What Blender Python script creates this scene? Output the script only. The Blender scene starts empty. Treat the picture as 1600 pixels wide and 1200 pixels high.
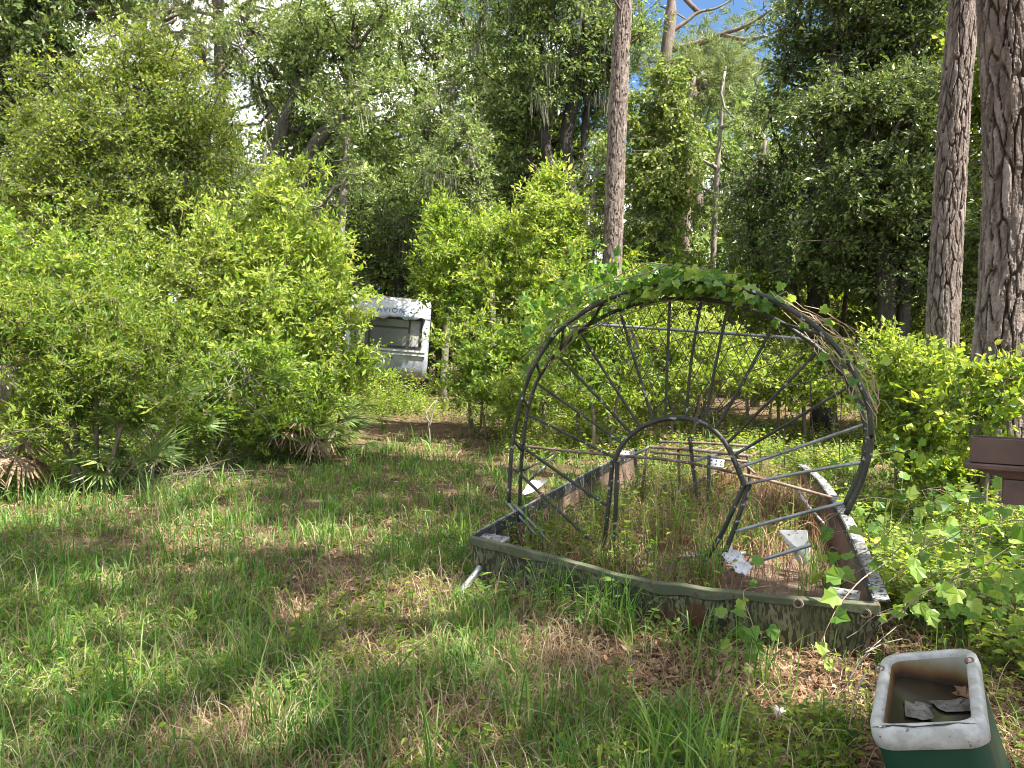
import bpy, math, random
import numpy as np
from mathutils import Vector, Matrix

SC = bpy.context.scene
COL = SC.collection
RNG = np.random.default_rng(11)
random.seed(5)

# ------------------------------------------------------------------ camera maths
FPX, CX, CY = 1155.6, 800.0, 600.0
CAMZ = 1.6
PITCH = math.atan((600 - 536) / FPX)
CP, SP = math.cos(PITCH), math.sin(PITCH)


def P(px, py, d):
    """world point seen at photo position (px, py), d metres in front of the viewpoint along the ground"""
    u = (px - CX) / FPX
    v = (CY - py) / FPX
    dy = CP + v * SP
    dz = -SP + v * CP
    s = d / dy
    return np.array([u * s, d, CAMZ + dz * s])


def gz(x, y):
    x = np.asarray(x, float)
    y = np.asarray(y, float)
    return (0.035 * np.sin(0.9 * x + 0.4 * y + 0.6) + 0.03 * np.sin(0.55 * y - 0.7 * x + 2.0)
            + 0.018 * np.sin(2.3 * x + 1.1) * np.sin(1.9 * y + 0.3)) - 0.01


# ------------------------------------------------------------------ value noise (numpy)
_tab = RNG.random((64, 64))


def vnoise(x, y, s=1.0, o=0.0):
    x = np.asarray(x) / s + 17.3 + o
    y = np.asarray(y) / s + 5.7 + o * 1.7
    xi = np.floor(x).astype(int)
    yi = np.floor(y).astype(int)
    fx = x - xi
    fy = y - yi
    fx = fx * fx * (3 - 2 * fx)
    fy = fy * fy * (3 - 2 * fy)
    t = lambda a, b: _tab[a % 64, b % 64]
    return ((t(xi, yi) * (1 - fx) + t(xi + 1, yi) * fx) * (1 - fy)
            + (t(xi, yi + 1) * (1 - fx) + t(xi + 1, yi + 1) * fx) * fy)


# ------------------------------------------------------------------ node materials
def newmat(name):
    m = bpy.data.materials.new(name)
    m.use_nodes = True
    nt = m.node_tree
    nt.nodes.clear()
    out = nt.nodes.new('ShaderNodeOutputMaterial')
    return m, nt, out


def N(nt, t, **kw):
    n = nt.nodes.new(t)
    for k, v in kw.items():
        setattr(n, k, v)
    return n


def ramp(nt, stops, interp='LINEAR'):
    r = nt.nodes.new('ShaderNodeValToRGB')
    e = r.color_ramp.elements
    r.color_ramp.interpolation = interp
    while len(e) < len(stops):
        e.new(0.5)
    for i, (p, c) in enumerate(stops):
        e[i].position = p
        e[i].color = (c[0], c[1], c[2], 1)
    return r


def leaf_mat(name, cols, transl=0.4, rough=0.45, spec=0.35, noise=1.4, gain=1.5):
    """foliage: every leaf takes its own tone, clumps drift in hue; light passes through the blade"""
    m, nt, out = newmat(name)
    L = nt.links.new
    geo = N(nt, 'ShaderNodeNewGeometry')
    tc = N(nt, 'ShaderNodeTexCoord')
    no = N(nt, 'ShaderNodeTexNoise')
    no.inputs['Scale'].default_value = noise
    no.inputs['Detail'].default_value = 2
    L(tc.outputs['Object'], no.inputs['Vector'])
    mr = N(nt, 'ShaderNodeMath', operation='MULTIPLY_ADD')
    mr.inputs[1].default_value = 1.1
    mr.inputs[2].default_value = -0.55
    L(no.outputs['Fac'], mr.inputs[0])
    ad = N(nt, 'ShaderNodeMath', operation='ADD')
    L(geo.outputs['Random Per Island'], ad.inputs[0])
    L(mr.outputs[0], ad.inputs[1])
    n = len(cols)
    r = ramp(nt, [(i / (n - 1), tuple(min(.6, v * gain) for v in c)) for i, c in enumerate(cols)])
    L(ad.outputs[0], r.inputs[0])
    pb = N(nt, 'ShaderNodeBsdfPrincipled')
    pb.inputs['Roughness'].default_value = rough
    pb.inputs['Specular IOR Level'].default_value = spec
    L(r.outputs[0], pb.inputs['Base Color'])
    tr = N(nt, 'ShaderNodeBsdfTranslucent')
    hs = N(nt, 'ShaderNodeHueSaturation')
    hs.inputs['Hue'].default_value = 0.478
    hs.inputs['Saturation'].default_value = 1.12
    hs.inputs['Value'].default_value = 1.8
    L(r.outputs[0], hs.inputs['Color'])
    L(hs.outputs[0], tr.inputs[0])
    mx = N(nt, 'ShaderNodeMixShader')
    mx.inputs[0].default_value = transl
    L(pb.outputs[0], mx.inputs[1])
    L(tr.outputs[0], mx.inputs[2])
    L(mx.outputs[0], out.inputs[0])
    return m


def bark_mat(name, cols, scale=6.0, stretch=0.25, bump=0.6, attr=None):
    m, nt, out = newmat(name)
    L = nt.links.new
    tc = N(nt, 'ShaderNodeTexCoord')
    mp = N(nt, 'ShaderNodeMapping')
    mp.inputs['Scale'].default_value = (1, 1, stretch)
    L(tc.outputs['Object'], mp.inputs[0])
    no = N(nt, 'ShaderNodeTexNoise')
    no.inputs['Scale'].default_value = scale * 2
    no.inputs['Detail'].default_value = 8
    no.inputs['Roughness'].default_value = 0.7
    L(mp.outputs[0], no.inputs[0])
    fac = no.outputs['Fac']
    if attr:
        at = N(nt, 'ShaderNodeAttribute', attribute_name=attr)
        ad = N(nt, 'ShaderNodeMath', operation='MULTIPLY_ADD')
        ad.inputs[1].default_value = 0.45
        L(no.outputs['Fac'], ad.inputs[0])
        sc = N(nt, 'ShaderNodeMath', operation='MULTIPLY')
        sc.inputs[1].default_value = 0.55
        L(at.outputs['Fac'], sc.inputs[0])
        L(sc.outputs[0], ad.inputs[2])
        fac = ad.outputs[0]
    n = len(cols)
    r = ramp(nt, [(0.25 + 0.5 * i / (n - 1), c) for i, c in enumerate(cols)])
    L(fac, r.inputs[0])
    pb = N(nt, 'ShaderNodeBsdfPrincipled')
    pb.inputs['Roughness'].default_value = 0.9
    pb.inputs['Specular IOR Level'].default_value = 0.15
    L(r.outputs[0], pb.inputs['Base Color'])
    bp = N(nt, 'ShaderNodeBump')
    bp.inputs['Strength'].default_value = bump
    bp.inputs['Distance'].default_value = 0.02
    L(no.outputs['Fac'], bp.inputs['Height'])
    L(bp.outputs[0], pb.inputs['Normal'])
    L(pb.outputs[0], out.inputs[0])
    return m


def worn_mat(name, base, worn, fleck=None, scale=8.0, amount=0.5, rough=0.55, metallic=0.0, bump=0.15, fleck_amt=0.62, grime=0.0):
    """paint or metal with blotches of wear and small flecks"""
    m, nt, out = newmat(name)
    L = nt.links.new
    tc = N(nt, 'ShaderNodeTexCoord')
    no = N(nt, 'ShaderNodeTexNoise')
    no.inputs['Scale'].default_value = scale
    no.inputs['Detail'].default_value = 7
    no.inputs['Roughness'].default_value = 0.65
    L(tc.outputs['Object'], no.inputs[0])
    r = ramp(nt, [(max(0, amount - 0.08), base), (min(1, amount + 0.08), worn)])
    L(no.outputs['Fac'], r.inputs[0])
    colr = r.outputs[0]
    if fleck:
        n2 = N(nt, 'ShaderNodeTexNoise')
        n2.inputs['Scale'].default_value = scale * 4.3
        n2.inputs['Detail'].default_value = 5
        L(tc.outputs['Object'], n2.inputs[0])
        r2 = ramp(nt, [(fleck_amt, (0, 0, 0)), (fleck_amt + 0.05, (1, 1, 1))])
        L(n2.outputs['Fac'], r2.inputs[0])
        mx = N(nt, 'ShaderNodeMix', data_type='RGBA')
        L(r2.outputs[0], mx.inputs[0])
        L(colr, mx.inputs[6])
        mx.inputs[7].default_value = (*fleck, 1)
        colr = mx.outputs[2]
    pb = N(nt, 'ShaderNodeBsdfPrincipled')
    pb.inputs['Roughness'].default_value = rough
    pb.inputs['Metallic'].default_value = metallic
    pb.inputs['Specular IOR Level'].default_value = 0.35
    L(colr, pb.inputs['Base Color'])
    bp = N(nt, 'ShaderNodeBump')
    bp.inputs['Strength'].default_value = bump
    bp.inputs['Distance'].default_value = 0.01
    L(no.outputs['Fac'], bp.inputs['Height'])
    L(bp.outputs[0], pb.inputs['Normal'])
    L(pb.outputs[0], out.inputs[0])
    return m


M = {}
# foliage palettes (dark -> light -> yellowish)
M['oak'] = leaf_mat('oak_leaves', [(.038, .062, .018), (.064, .100, .027), (.100, .146, .039), (.148, .188, .056)], .33, .36, .45, .5, gain=1.95)
M['oakdark'] = leaf_mat('dark_oak_leaves', [(.026, .048, .013), (.046, .076, .019), (.070, .108, .027), (.105, .142, .038)], .28, .38, .5, .6)
M['understory'] = leaf_mat('understory_leaves', [(.055, .092, .017), (.098, .150, .024), (.155, .210, .036), (.225, .262, .054)], .36, .40, .45, .9)
M['bush'] = leaf_mat('bush_leaves', [(.044, .090, .015), (.085, .150, .022), (.142, .212, .032), (.21, .258, .048)], .45, .42, .35, 1.1)
M['yellowbush'] = leaf_mat('sunny_bush_leaves', [(.068, .120, .018), (.120, .185, .028), (.185, .245, .050), (.255, .290, .080)], .48, .42, .3, 1.2)
M['shrub'] = leaf_mat('shrub_leaves', [(.040, .082, .014), (.074, .128, .019), (.118, .176, .026), (.185, .225, .040)], .44, .55, .15, 1.5, gain=1.3)
M['vine'] = leaf_mat('vine_leaves', [(.036, .088, .018), (.062, .135, .024), (.10, .185, .034), (.17, .24, .050)], .40, .45, .35, 2.2, gain=1.35)
M['ivy'] = leaf_mat('climber_leaves', [(.050, .085, .020), (.085, .13, .030), (.13, .175, .040), (.17, .20, .055)], .40, .45, .3, .9)
M['ground'] = leaf_mat('ground_cover_leaves', [(.050, .095, .018), (.10, .16, .026), (.16, .225, .034), (.25, .27, .050)], .45, .5, .3, 1.3)
M['needle'] = leaf_mat('pine_needles', [(.050, .075, .025), (.075, .105, .035), (.105, .14, .048), (.15, .17, .065)], .30, .5, .3, .5)
M['palm'] = leaf_mat('palmetto_leaves', [(.045, .080, .025), (.075, .125, .035), (.115, .165, .050), (.18, .205, .075)], .30, .38, .45, 1.0)
M['deadpalm'] = leaf_mat('dead_palm_leaves', [(.13, .085, .050), (.22, .15, .095), (.32, .23, .15), (.42, .33, .24)], .15, .8, .1, 3.0, gain=1)
M['grass'] = leaf_mat('grass_blades', [(.030, .082, .016), (.052, .120, .022), (.088, .160, .033), (.155, .21, .060)], .42, .45, .3, 1.6, gain=1.45)
M['straw'] = leaf_mat('dry_grass', [(.17, .12, .065), (.27, .205, .115), (.38, .30, .18), (.47, .40, .26)], .25, .7, .2, 2.0, gain=1)
M['litter'] = leaf_mat('fallen_leaves', [(.085, .050, .030), (.16, .095, .055), (.26, .165, .10), (.38, .27, .18)], .10, .75, .2, 4.0, gain=1)
M['needles_dead'] = leaf_mat('fallen_needles', [(.13, .070, .040), (.22, .125, .070), (.32, .195, .115), (.40, .28, .18)], .05, .75, .15, 4.0, gain=1)
M['moss'] = leaf_mat('spanish_moss', [(.085, .090, .065), (.13, .135, .10), (.18, .18, .14), (.22, .22, .17)], .30, .9, .05, .8, gain=1.1)
M['bark_oak'] = bark_mat('oak_bark', [(.055, .046, .038), (.105, .092, .078), (.19, .17, .15)], 5, .3, .7)
M['bark_dark'] = bark_mat('dark_oak_bark', [(.028, .024, .020), (.06, .052, .045), (.11, .10, .085)], 5, .3, .7)
M['bark_bush'] = bark_mat('bush_stems', [(.10, .080, .055), (.18, .15, .11), (.28, .24, .18)], 14, .3, .3)
M['bark_dead'] = bark_mat('dead_wood', [(.13, .115, .10), (.22, .20, .17), (.34, .31, .28)], 14, .2, .3)
M['bark_pine'] = bark_mat('pine_bark', [(.040, .030, .025), (.11, .086, .073), (.20, .163, .143), (.33, .28, .255)], 16, .45, 1.0, attr='plate')
M['bark_slim'] = bark_mat('slim_trunk_bark', [(.09, .075, .06), (.18, .16, .135), (.30, .275, .24)], 7, .3, .6)
M['bark_pinefar'] = bark_mat('distant_pine_bark', [(.09, .068, .056), (.18, .14, .12), (.29, .24, .21)], 5, .35, .8)


# ------------------------------------------------------------------ mesh helpers
def link(o, parent=None):
    COL.objects.link(o)
    if parent is not None:
        o.parent = parent
    return o


def mesh_np(name, V, F, mat, parent=None, smooth=False, k=None, mats=None, mi=None):
    """F: (n,k) int array (or list of lists of equal length)"""
    V = np.asarray(V, np.float32)
    F = np.asarray(F, np.int32)
    me = bpy.data.meshes.new(name)
    me.vertices.add(len(V))
    me.vertices.foreach_set('co', V.ravel())
    n, k = F.shape
    me.loops.add(n * k)
    me.loops.foreach_set('vertex_index', F.ravel())
    me.polygons.add(n)
    me.polygons.foreach_set('loop_start', np.arange(0, n * k, k, dtype=np.int32))
    me.polygons.foreach_set('loop_total', np.full(n, k, np.int32))
    me.polygons.foreach_set('use_smooth', np.full(n, smooth, bool))
    for m_ in (mats or [mat]):
        me.materials.append(m_)
    if mi is not None:
        me.polygons.foreach_set('material_index', np.asarray(mi, np.int32))
    me.update()
    me.validate()
    return link(bpy.data.objects.new(name, me), parent)


def thing(name, label, cat, loc=(0, 0, 0), group=None):
    o = bpy.data.objects.new(name, None)
    COL.objects.link(o)
    o.empty_display_size = 0.2
    o.location = loc
    o['label'] = label
    o['category'] = cat
    if group:
        o['group'] = group
    return o


def tag(o, label, cat, group=None):
    o['label'] = label
    o['category'] = cat
    if group:
        o['group'] = group
    return o


def tube_geo(pts, rad, sides=6, cap=True):
    pts = np.asarray(pts, float)
    n = len(pts)
    rad = np.broadcast_to(np.asarray(rad, float), (n,))
    t = np.gradient(pts, axis=0)
    t /= np.linalg.norm(t, axis=1)[:, None] + 1e-9
    mt = t.mean(0)
    ref = np.array([1.0, 0, 0]) if abs(mt[0]) < 0.6 * np.linalg.norm(mt) + 1e-9 else np.array([0, 0, 1.0])
    a = np.cross(t, ref)
    a /= np.linalg.norm(a, axis=1)[:, None] + 1e-9
    b = np.cross(t, a)
    an = np.arange(sides) / sides * 2 * np.pi
    V = (pts[:, None] + rad[:, None, None] * (np.cos(an)[None, :, None] * a[:, None] + np.sin(an)[None, :, None] * b[:, None]))
    V = V.reshape(-1, 3)
    i = np.arange(n - 1)[:, None] * sides
    j = np.arange(sides)[None]
    F = np.stack([i + j, i + (j + 1) % sides, i + sides + (j + 1) % sides, i + sides + j], -1).reshape(-1, 4)
    if cap:
        V = np.vstack([V, pts[:1], pts[-1:]])
        c0, c1 = n * sides, n * sides + 1
        jj = np.arange(0, sides, 2)
        if sides % 2 == 0:
            f0 = np.stack([np.full(len(jj), c0), (jj + 2) % sides, (jj + 1) % sides, jj], -1)
            e = (n - 1) * sides
            f1 = np.stack([np.full(len(jj), c1), e + jj, e + (jj + 1) % sides, e + (jj + 2) % sides], -1)
            F = np.vstack([F, f0, f1])
    return V, F


class Geo:
    """collects pieces of ONE mesh"""

    def __init__(s):
        s.V, s.F, s.n = [], [], 0

    def add(s, V, F):
        V = np.asarray(V, float)
        s.V.append(V)
        s.F.append(np.asarray(F) + s.n)
        s.n += len(V)
        return s

    def tube(s, pts, rad, sides=6):
        return s.add(*tube_geo(pts, rad, sides))

    def box(s, c, size, R=None):
        h = np.array(size) / 2
        V = np.array([[x, y, z] for x in (-1, 1) for y in (-1, 1) for z in (-1, 1)]) * h
        if R is not None:
            V = V @ np.asarray(R).T
        V = V + np.array(c)
        F = [[0, 1, 3, 2], [4, 6, 7, 5], [0, 4, 5, 1], [2, 3, 7, 6], [0, 2, 6, 4], [1, 5, 7, 3]]
        return s.add(V, F)

    def wall(s, top, bot, thick):
        """panel between two polylines, with thickness"""
        top = np.asarray(top, float)
        bot = np.asarray(bot, float)
        n = len(top)
        d = np.gradient((top + bot) / 2, axis=0)
        nr = np.cross(d, top - bot)
        nr /= np.linalg.norm(nr, axis=1)[:, None]
        o = nr * thick
        V = np.vstack([top, bot, top + o, bot + o])
        F = []
        for i in range(n - 1):
            a, b = i, i + 1
            F += [[a, b, n + b, n + a], [2 * n + b, 2 * n + a, 3 * n + a, 3 * n + b],
                  [b, a, 2 * n + a, 2 * n + b], [n + a, n + b, 3 * n + b, 3 * n + a]]
        F += [[0, n, 3 * n, 2 * n], [n - 1, 3 * n - 1, 4 * n - 1, 2 * n - 1]]
        F[-1] = [n - 1, 3 * n - 1, 4 * n - 1, 2 * n - 1][::1]
        F[-1] = [n - 1, 2 * n + n - 1, 3 * n + n - 1, n + n - 1]
        return s.add(V, F)

    def build(s, name, mat, parent=None, smooth=False, bevel=0, sub=0, loc=None):
        V = np.vstack(s.V)
        if loc is not None:
            V = V - np.array(loc)
        o = mesh_np(name, V, np.vstack(s.F), mat, parent, smooth)
        if bevel:
            b = o.modifiers.new('bevel', 'BEVEL')
            b.width = bevel
            b.segments = 2
            b.limit_method = 'ANGLE'
        if sub:
            m = o.modifiers.new('sub', 'SUBSURF')
            m.levels = m.render_levels = sub
        return o


# leaf outlines: x = across, y = along, z = lift
T_SIMPLE = (np.array([[0, 0, 0], [.5, .45, .10], [0, 1, -.05], [-.5, .45, .10]]), np.array([[0, 1, 2, 3]]))
T_LONG = (np.array([[0, 0, 0], [.5, .35, .08], [0, 1, -.16], [-.5, .35, .08]]), np.array([[0, 1, 2, 3]]))
_g = [(0, 0), (.30, -.10), (.52, .18), (.42, .45), (.55, .62), (.26, .70), (0, 1.0), (-.26, .70), (-.55, .62), (-.42, .45), (-.52, .18), (-.30, -.10)]
T_GRAPE = (np.array([[x, y, .26 * abs(x) - .24 * y * y + .05 * np.sin(9 * x + 5 * y)] for x, y in _g]),
           np.array([[0, 1, 2, 3], [0, 3, 4, 5], [0, 5, 6, 7], [0, 7, 8, 9], [0, 9, 10, 11]]))
T_LEAF6 = (np.array([[0, 0, 0], [.34, .22, .06], [.42, .55, .05], [0, 1, -.10], [-.42, .55, .05], [-.34, .22, .06]]),
           np.array([[0, 1, 2, 3], [0, 3, 4, 5]]))


def unit(a):
    return a / (np.linalg.norm(a, axis=-1, keepdims=True) + 1e-9)


def scatter(tpl, pos, axis, normal, length, width, rng=RNG):
    """copies of a leaf outline at pos along axis; one island each"""
    T, TF = tpl
    pos = np.asarray(pos)
    n = len(pos)
    a = unit(axis)
    x = unit(np.cross(a, normal))
    nz = np.cross(x, a)
    L = np.broadcast_to(np.asarray(length, float), (n,))[:, None, None]
    W = np.broadcast_to(np.asarray(width, float), (n,))[:, None, None]
    V = (pos[:, None] + x[:, None] * T[None, :, :1] * W + a[:, None] * T[None, :, 1:2] * L + nz[:, None] * T[None, :, 2:3] * L)
    k = len(T)
    F = (np.arange(n)[:, None, None] * k + TF[None]).reshape(-1, TF.shape[1])
    return V.reshape(-1, 3), F


# ------------------------------------------------------------------ plants
def sample_blobs(blobs, n, rng, shell=0.55, gap=0.0, gs=1.0):
    b = np.array(blobs, float)
    vol = (b[:, 3] * b[:, 4] * b[:, 5]) ** 0.75
    pts = []
    while len(pts) < n:
        i = rng.choice(len(b), p=vol / vol.sum())
        d = rng.normal(size=3)
        d /= np.linalg.norm(d)
        r = rng.random() ** shell
        if rng.random() < .14:      # shoots that break the outline
            r = rng.uniform(.9, 1.45)
        p = b[i, :3] + d * r * b[i, 3:6]
        if p[2] < 0.15:
            continue
        if gap and vnoise(p[0] + p[1] * .6, p[2] + p[1] * .4, gs) < gap * rng.random() * 1.4:
            continue
        pts.append(p)
    return np.array(pts)


def skeleton(roots, pts, rng, bend=0.25, up=0.15):
    """greedy branching from root polylines (list of arrays) to the cluster points.
    returns chains [(pts array)], each starting on an existing chain"""
    nodes, chain_of, plen, idx = [], [], [], []
    chains = []
    for r in roots:
        r = np.asarray(r, float)
        chains.append([list(r), None])
        L = 0
        for q in range(len(r)):
            if q:
                L += np.linalg.norm(r[q] - r[q - 1])
            nodes.append(r[q])
            plen.append(L)
            idx.append((len(chains) - 1, q))
    for ci in range(1, len(chains)):
        f = np.asarray(chains[ci][0][0])
        if f[2] > .5:     # a bough rooted on the main stem, not in the ground
            dd = np.linalg.norm(np.asarray(chains[0][0]) - f, axis=1)
            chains[ci][1] = (0, int(np.argmin(dd)))
            plen[idx.index((ci, 0))] = 1e3
    start = np.array([np.asarray(r[0][-1]) for r in chains]).mean(0)
    order = np.argsort(np.linalg.norm(pts - start, axis=1))
    nodes = list(nodes)
    A = np.zeros((len(nodes) + 5 * len(pts), 3))
    PL = np.zeros(len(A))
    cnt = len(nodes)
    A[:cnt] = nodes
    PL[:cnt] = plen
    hmin = np.quantile(A[:cnt, 2], 0.25)
    for k in order:
        p = pts[k]
        dv = p - A[:cnt]
        d = np.linalg.norm(dv, axis=1)
        pen = np.where(dv[:, 2] < -0.1 * d, 1.35, 1.0)
        cost = d * pen + 0.30 * PL[:cnt] + np.where(A[:cnt, 2] < hmin, 0.6 * d, 0)
        j = int(np.argmin(cost))
        a = A[j]
        L = d[j]
        m = 2 if L < 0.5 else (3 if L < 1.6 else 4)
        t = np.linspace(0, 1, m + 1)[:, None]
        line = a + (p - a) * t
        bow = np.array([0, 0, 1.0]) * (up * L) * np.sin(t * np.pi) * rng.uniform(-.5, 1.2)
        jit = rng.normal(size=3) * bend * L * 0.45
        jit2 = rng.normal(size=(m + 1, 3)) * bend * L * 0.12
        jit2[0] = jit2[-1] = 0
        line = line + bow + jit * np.sin(t * np.pi) + jit2
        chains.append([list(line), idx[j]])
        for q in range(1, m + 1):
            A[cnt] = line[q]
            PL[cnt] = PL[j] + L * q / m
            idx.append((len(chains) - 1, q))
            cnt += 1
    return chains


def chain_radii(chains, rtip, rbase, power=0.5):
    """pipe model: radius grows with the number of tips carried"""
    load = [np.ones(len(c[0])) for c in chains]
    for i in range(len(chains) - 1, -1, -1):
        c, par = chains[i]
        load[i] = load[i]  # own tip
        if par is not None:
            pc, pq = par
            load[pc][:pq + 1] += load[i][0]
    out = []
    mx = max(l[0] for l in load)
    for l in load:
        f = (l / mx) ** power
        out.append(np.maximum(rtip, rbase * f))
    return out


def leaf_sprays(pts, rng, twigs, per, tl, leaf, width, up=0.6, droop=0.0, outward=None, spread=1.0, tpl=T_SIMPLE, twig_r=0.0):
    """leafy twigs around each cluster point"""
    n = len(pts)
    d = rng.normal(size=(n, twigs, 3))
    d[..., 2] = d[..., 2] * 0.75 + 0.15 - droop
    if outward is not None:
        o = unit(pts - outward)[:, None]
        d = d + o * 0.7
    d = unit(d)
    Lt = tl * rng.uniform(.55, 1.25, (n, twigs, 1, 1))
    s = (np.arange(per) + 0.5) / per
    s = s[None, None, :, None] * 0.95 + rng.normal(size=(n, twigs, per, 1)) * .04
    base = pts[:, None, None] + d[:, :, None] * Lt * s
    base[..., 2] -= 0.18 * Lt[..., 0] * s[..., 0] ** 2 * (1 + 2 * droop)
    base += rng.normal(size=base.shape) * tl * 0.05 * spread
    ax = d[:, :, None] * 0.75 + rng.normal(size=base.shape) * 0.62
    ax[..., 2] -= 0.15 + droop * .5
    nr = rng.normal(size=base.shape) * 0.65
    nr[..., 2] += up
    m = n * twigs * per
    sz = leaf * np.clip(rng.lognormal(-.12, .36, m), .35, 2.0)
    V, F = scatter(tpl, base.reshape(-1, 3), ax.reshape(-1, 3), nr.reshape(-1, 3), sz, sz * width)
    tw = None
    if twig_r:
        tw = (pts, d, Lt[..., 0, 0])
    return V, F, tw


def thin_sticks(a, b, r):
    """three-sided slivers from a to b (one mesh)"""
    n = len(a)
    t = unit(b - a)
    ref = np.where(np.abs(t[:, 2:3]) > .9, np.array([[1.0, 0, 0]]), np.array([[0, 0, 1.0]]))
    x = unit(np.cross(t, ref))
    y = np.cross(t, x)
    an = np.arange(3) * 2.0944
    off = np.cos(an)[None, :, None] * x[:, None] + np.sin(an)[None, :, None] * y[:, None]
    r = np.broadcast_to(np.asarray(r, float), (n,))[:, None, None]
    V = np.concatenate([a[:, None] + off * r, b[:, None] + off * r * .45], 1)
    f = np.array([[0, 1, 4, 3], [1, 2, 5, 4], [2, 0, 3, 5]])
    F = (np.arange(n)[:, None, None] * 6 + f[None]).reshape(-1, 4)
    return V.reshape(-1, 3), F


def plant(name, label, cat, roots, blobs, ncl, twigs, per, tl, leaf, width, mat, bark, rbase, rtip=0.006, seed=0,
          group=None, shell=0.5, gap=0.0, gs=1.0, up=0.6, droop=0.0, outward=False, tpl=T_SIMPLE, twig_r=0.004,
          moss=0, trunk_name='trunk', crown_name='crown', power=0.5, sides=6, needle=False, bend=.25, mosslen=.6, pts=None, rroots=None, rmax=None):
    rng = np.random.default_rng(1000 + seed)
    roots = [np.asarray(r, float) for r in roots]
    base = roots[0][0].copy()
    root = thing(name, label, cat, tuple(base), group)
    cl = sample_blobs(blobs, ncl, rng, shell, gap, gs) if pts is None else pts
    ch = skeleton(roots, cl, rng, bend=bend)
    rad = chain_radii(ch, rtip, rbase, power)
    for i_, f_ in enumerate(rroots or []):
        rad[i_] = np.maximum(rad[i_] * f_ * np.linspace(1, .55 if f_ < 1 else 1, len(rad[i_])), (rbase * f_ * np.linspace(1, .3, len(rad[i_]))) if i_ else 0)
    if rmax:
        for i_ in range(1, len(rad)):
            rad[i_] = np.minimum(rad[i_], rmax)
    g = Geo()
    for i_, ((c, par), r) in enumerate(zip(ch, rad)):
        big = r[0] > 0.03
        if i_ < len(roots):
            # densify the stem with a spline-like resample
            c = np.asarray(c)
            t = np.linspace(0, 1, len(c))
            tt = np.linspace(0, 1, len(c) * 4)
            c2 = np.stack([np.interp(tt, t, c[:, i]) for i in range(3)], 1)
            k = np.array([.25, .5, .25])
            for _ in range(3):
                c3 = c2.copy()
                c3[1:-1] = c2[:-2] * .25 + c2[1:-1] * .5 + c2[2:] * .25
                c2 = c3
            rr = np.interp(tt, t, r)
            rr = rr * (1 + rng.normal(size=len(rr)) * .03)
            L = c2[:, 2] - c2[0, 2]
            rr = rr * (1 + .35 * np.exp(-L / .35))
            g.tube(c2, rr, 10 if big else sides)
        else:
            g.tube(c, r, sides if big else 4)
    cen = cl.mean(0) if outward else None
    if needle:
        V, F = pine_tufts(cl, rng, twigs, per, tl, leaf, width)
        tw = None
    else:
        V, F, tw = leaf_sprays(cl, rng, twigs, per, tl, leaf, width, up, droop, cen, tpl=tpl, twig_r=twig_r)
    if tw is not None and twig_r:
        p, d, L = tw
        a = np.repeat(p, twigs, 0)
        bb = a + d.reshape(-1, 3) * L.reshape(-1, 1) * .95
        g.add(*thin_sticks(a, bb, twig_r))
    g.build(trunk_name, bark, root, True, loc=base)
    mesh_np(crown_name, V - base, F, mat, root)
    if moss:
        Vm, Fm = moss_geo(cl[rng.choice(len(cl), moss)], rng, mosslen)
        mesh_np('moss_foliage', Vm - base, Fm, M['moss'], root)
    return root


def pine_tufts(pts, rng, twigs, per, tl, leaf, width):
    n = len(pts)
    d = rng.normal(size=(n, twigs, 3))
    d[..., 2] += .35
    d = unit(d)
    tip = pts[:, None] + d * tl * rng.uniform(.5, 1.2, (n, twigs, 1))
    ax = unit(d[:, :, None] * .75 + unit(rng.normal(size=(n, twigs, per, 3))) * .8)
    base = np.repeat(tip[:, :, None], per, 2) - d[:, :, None] * rng.uniform(0, .5, (n, twigs, per, 1)) * leaf
    m = n * twigs * per
    return scatter(T_LONG, base.reshape(-1, 3), ax.reshape(-1, 3), rng.normal(size=(m, 3)), leaf * rng.uniform(.7, 1.2, m), width)


def moss_geo(pts, rng, ml):
    """hanging strands of Spanish moss"""
    per = 22
    n = len(pts)
    o = pts[:, None] + rng.normal(size=(n, per, 3)) * np.array([.16, .16, .10])
    o = o.reshape(-1, 3)
    L = ml * rng.uniform(.2, 1.0, len(o))
    ax = rng.normal(size=(len(o), 3)) * .10
    ax[:, 2] -= 1
    T = (np.array([[-.5, 0, 0], [.5, 0, 0], [.35, .5, .04], [-.35, .5, -.03], [.08, 1, 0], [-.08, 1, 0]]),
         np.array([[0, 1, 2, 3], [3, 2, 4, 5]]))
    return scatter(T, o, ax, rng.normal(size=(len(o), 3)), L, rng.uniform(.005, .013, len(o)))


def B(px, py, d, rx, ry, rd=None):
    """crown lobe at photo position, half-width rx and half-height ry in photo pixels at distance d"""
    p = P(px, py, d)
    k = d / FPX
    return (p[0], p[1], p[2], rx * k, (rd if rd else rx * k), ry * k)


def G(px, d, dz=-0.03):
    p = P(px, 600, d)
    return np.array([p[0], d, float(gz(p[0], d)) + dz])


def stem(*a):
    """root polyline from ground through given photo points (px,py,d); first is (px,d)"""
    out = [G(*a[0])]
    for q in a[1:]:
        out.append(P(*q))
    return np.array(out)



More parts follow.
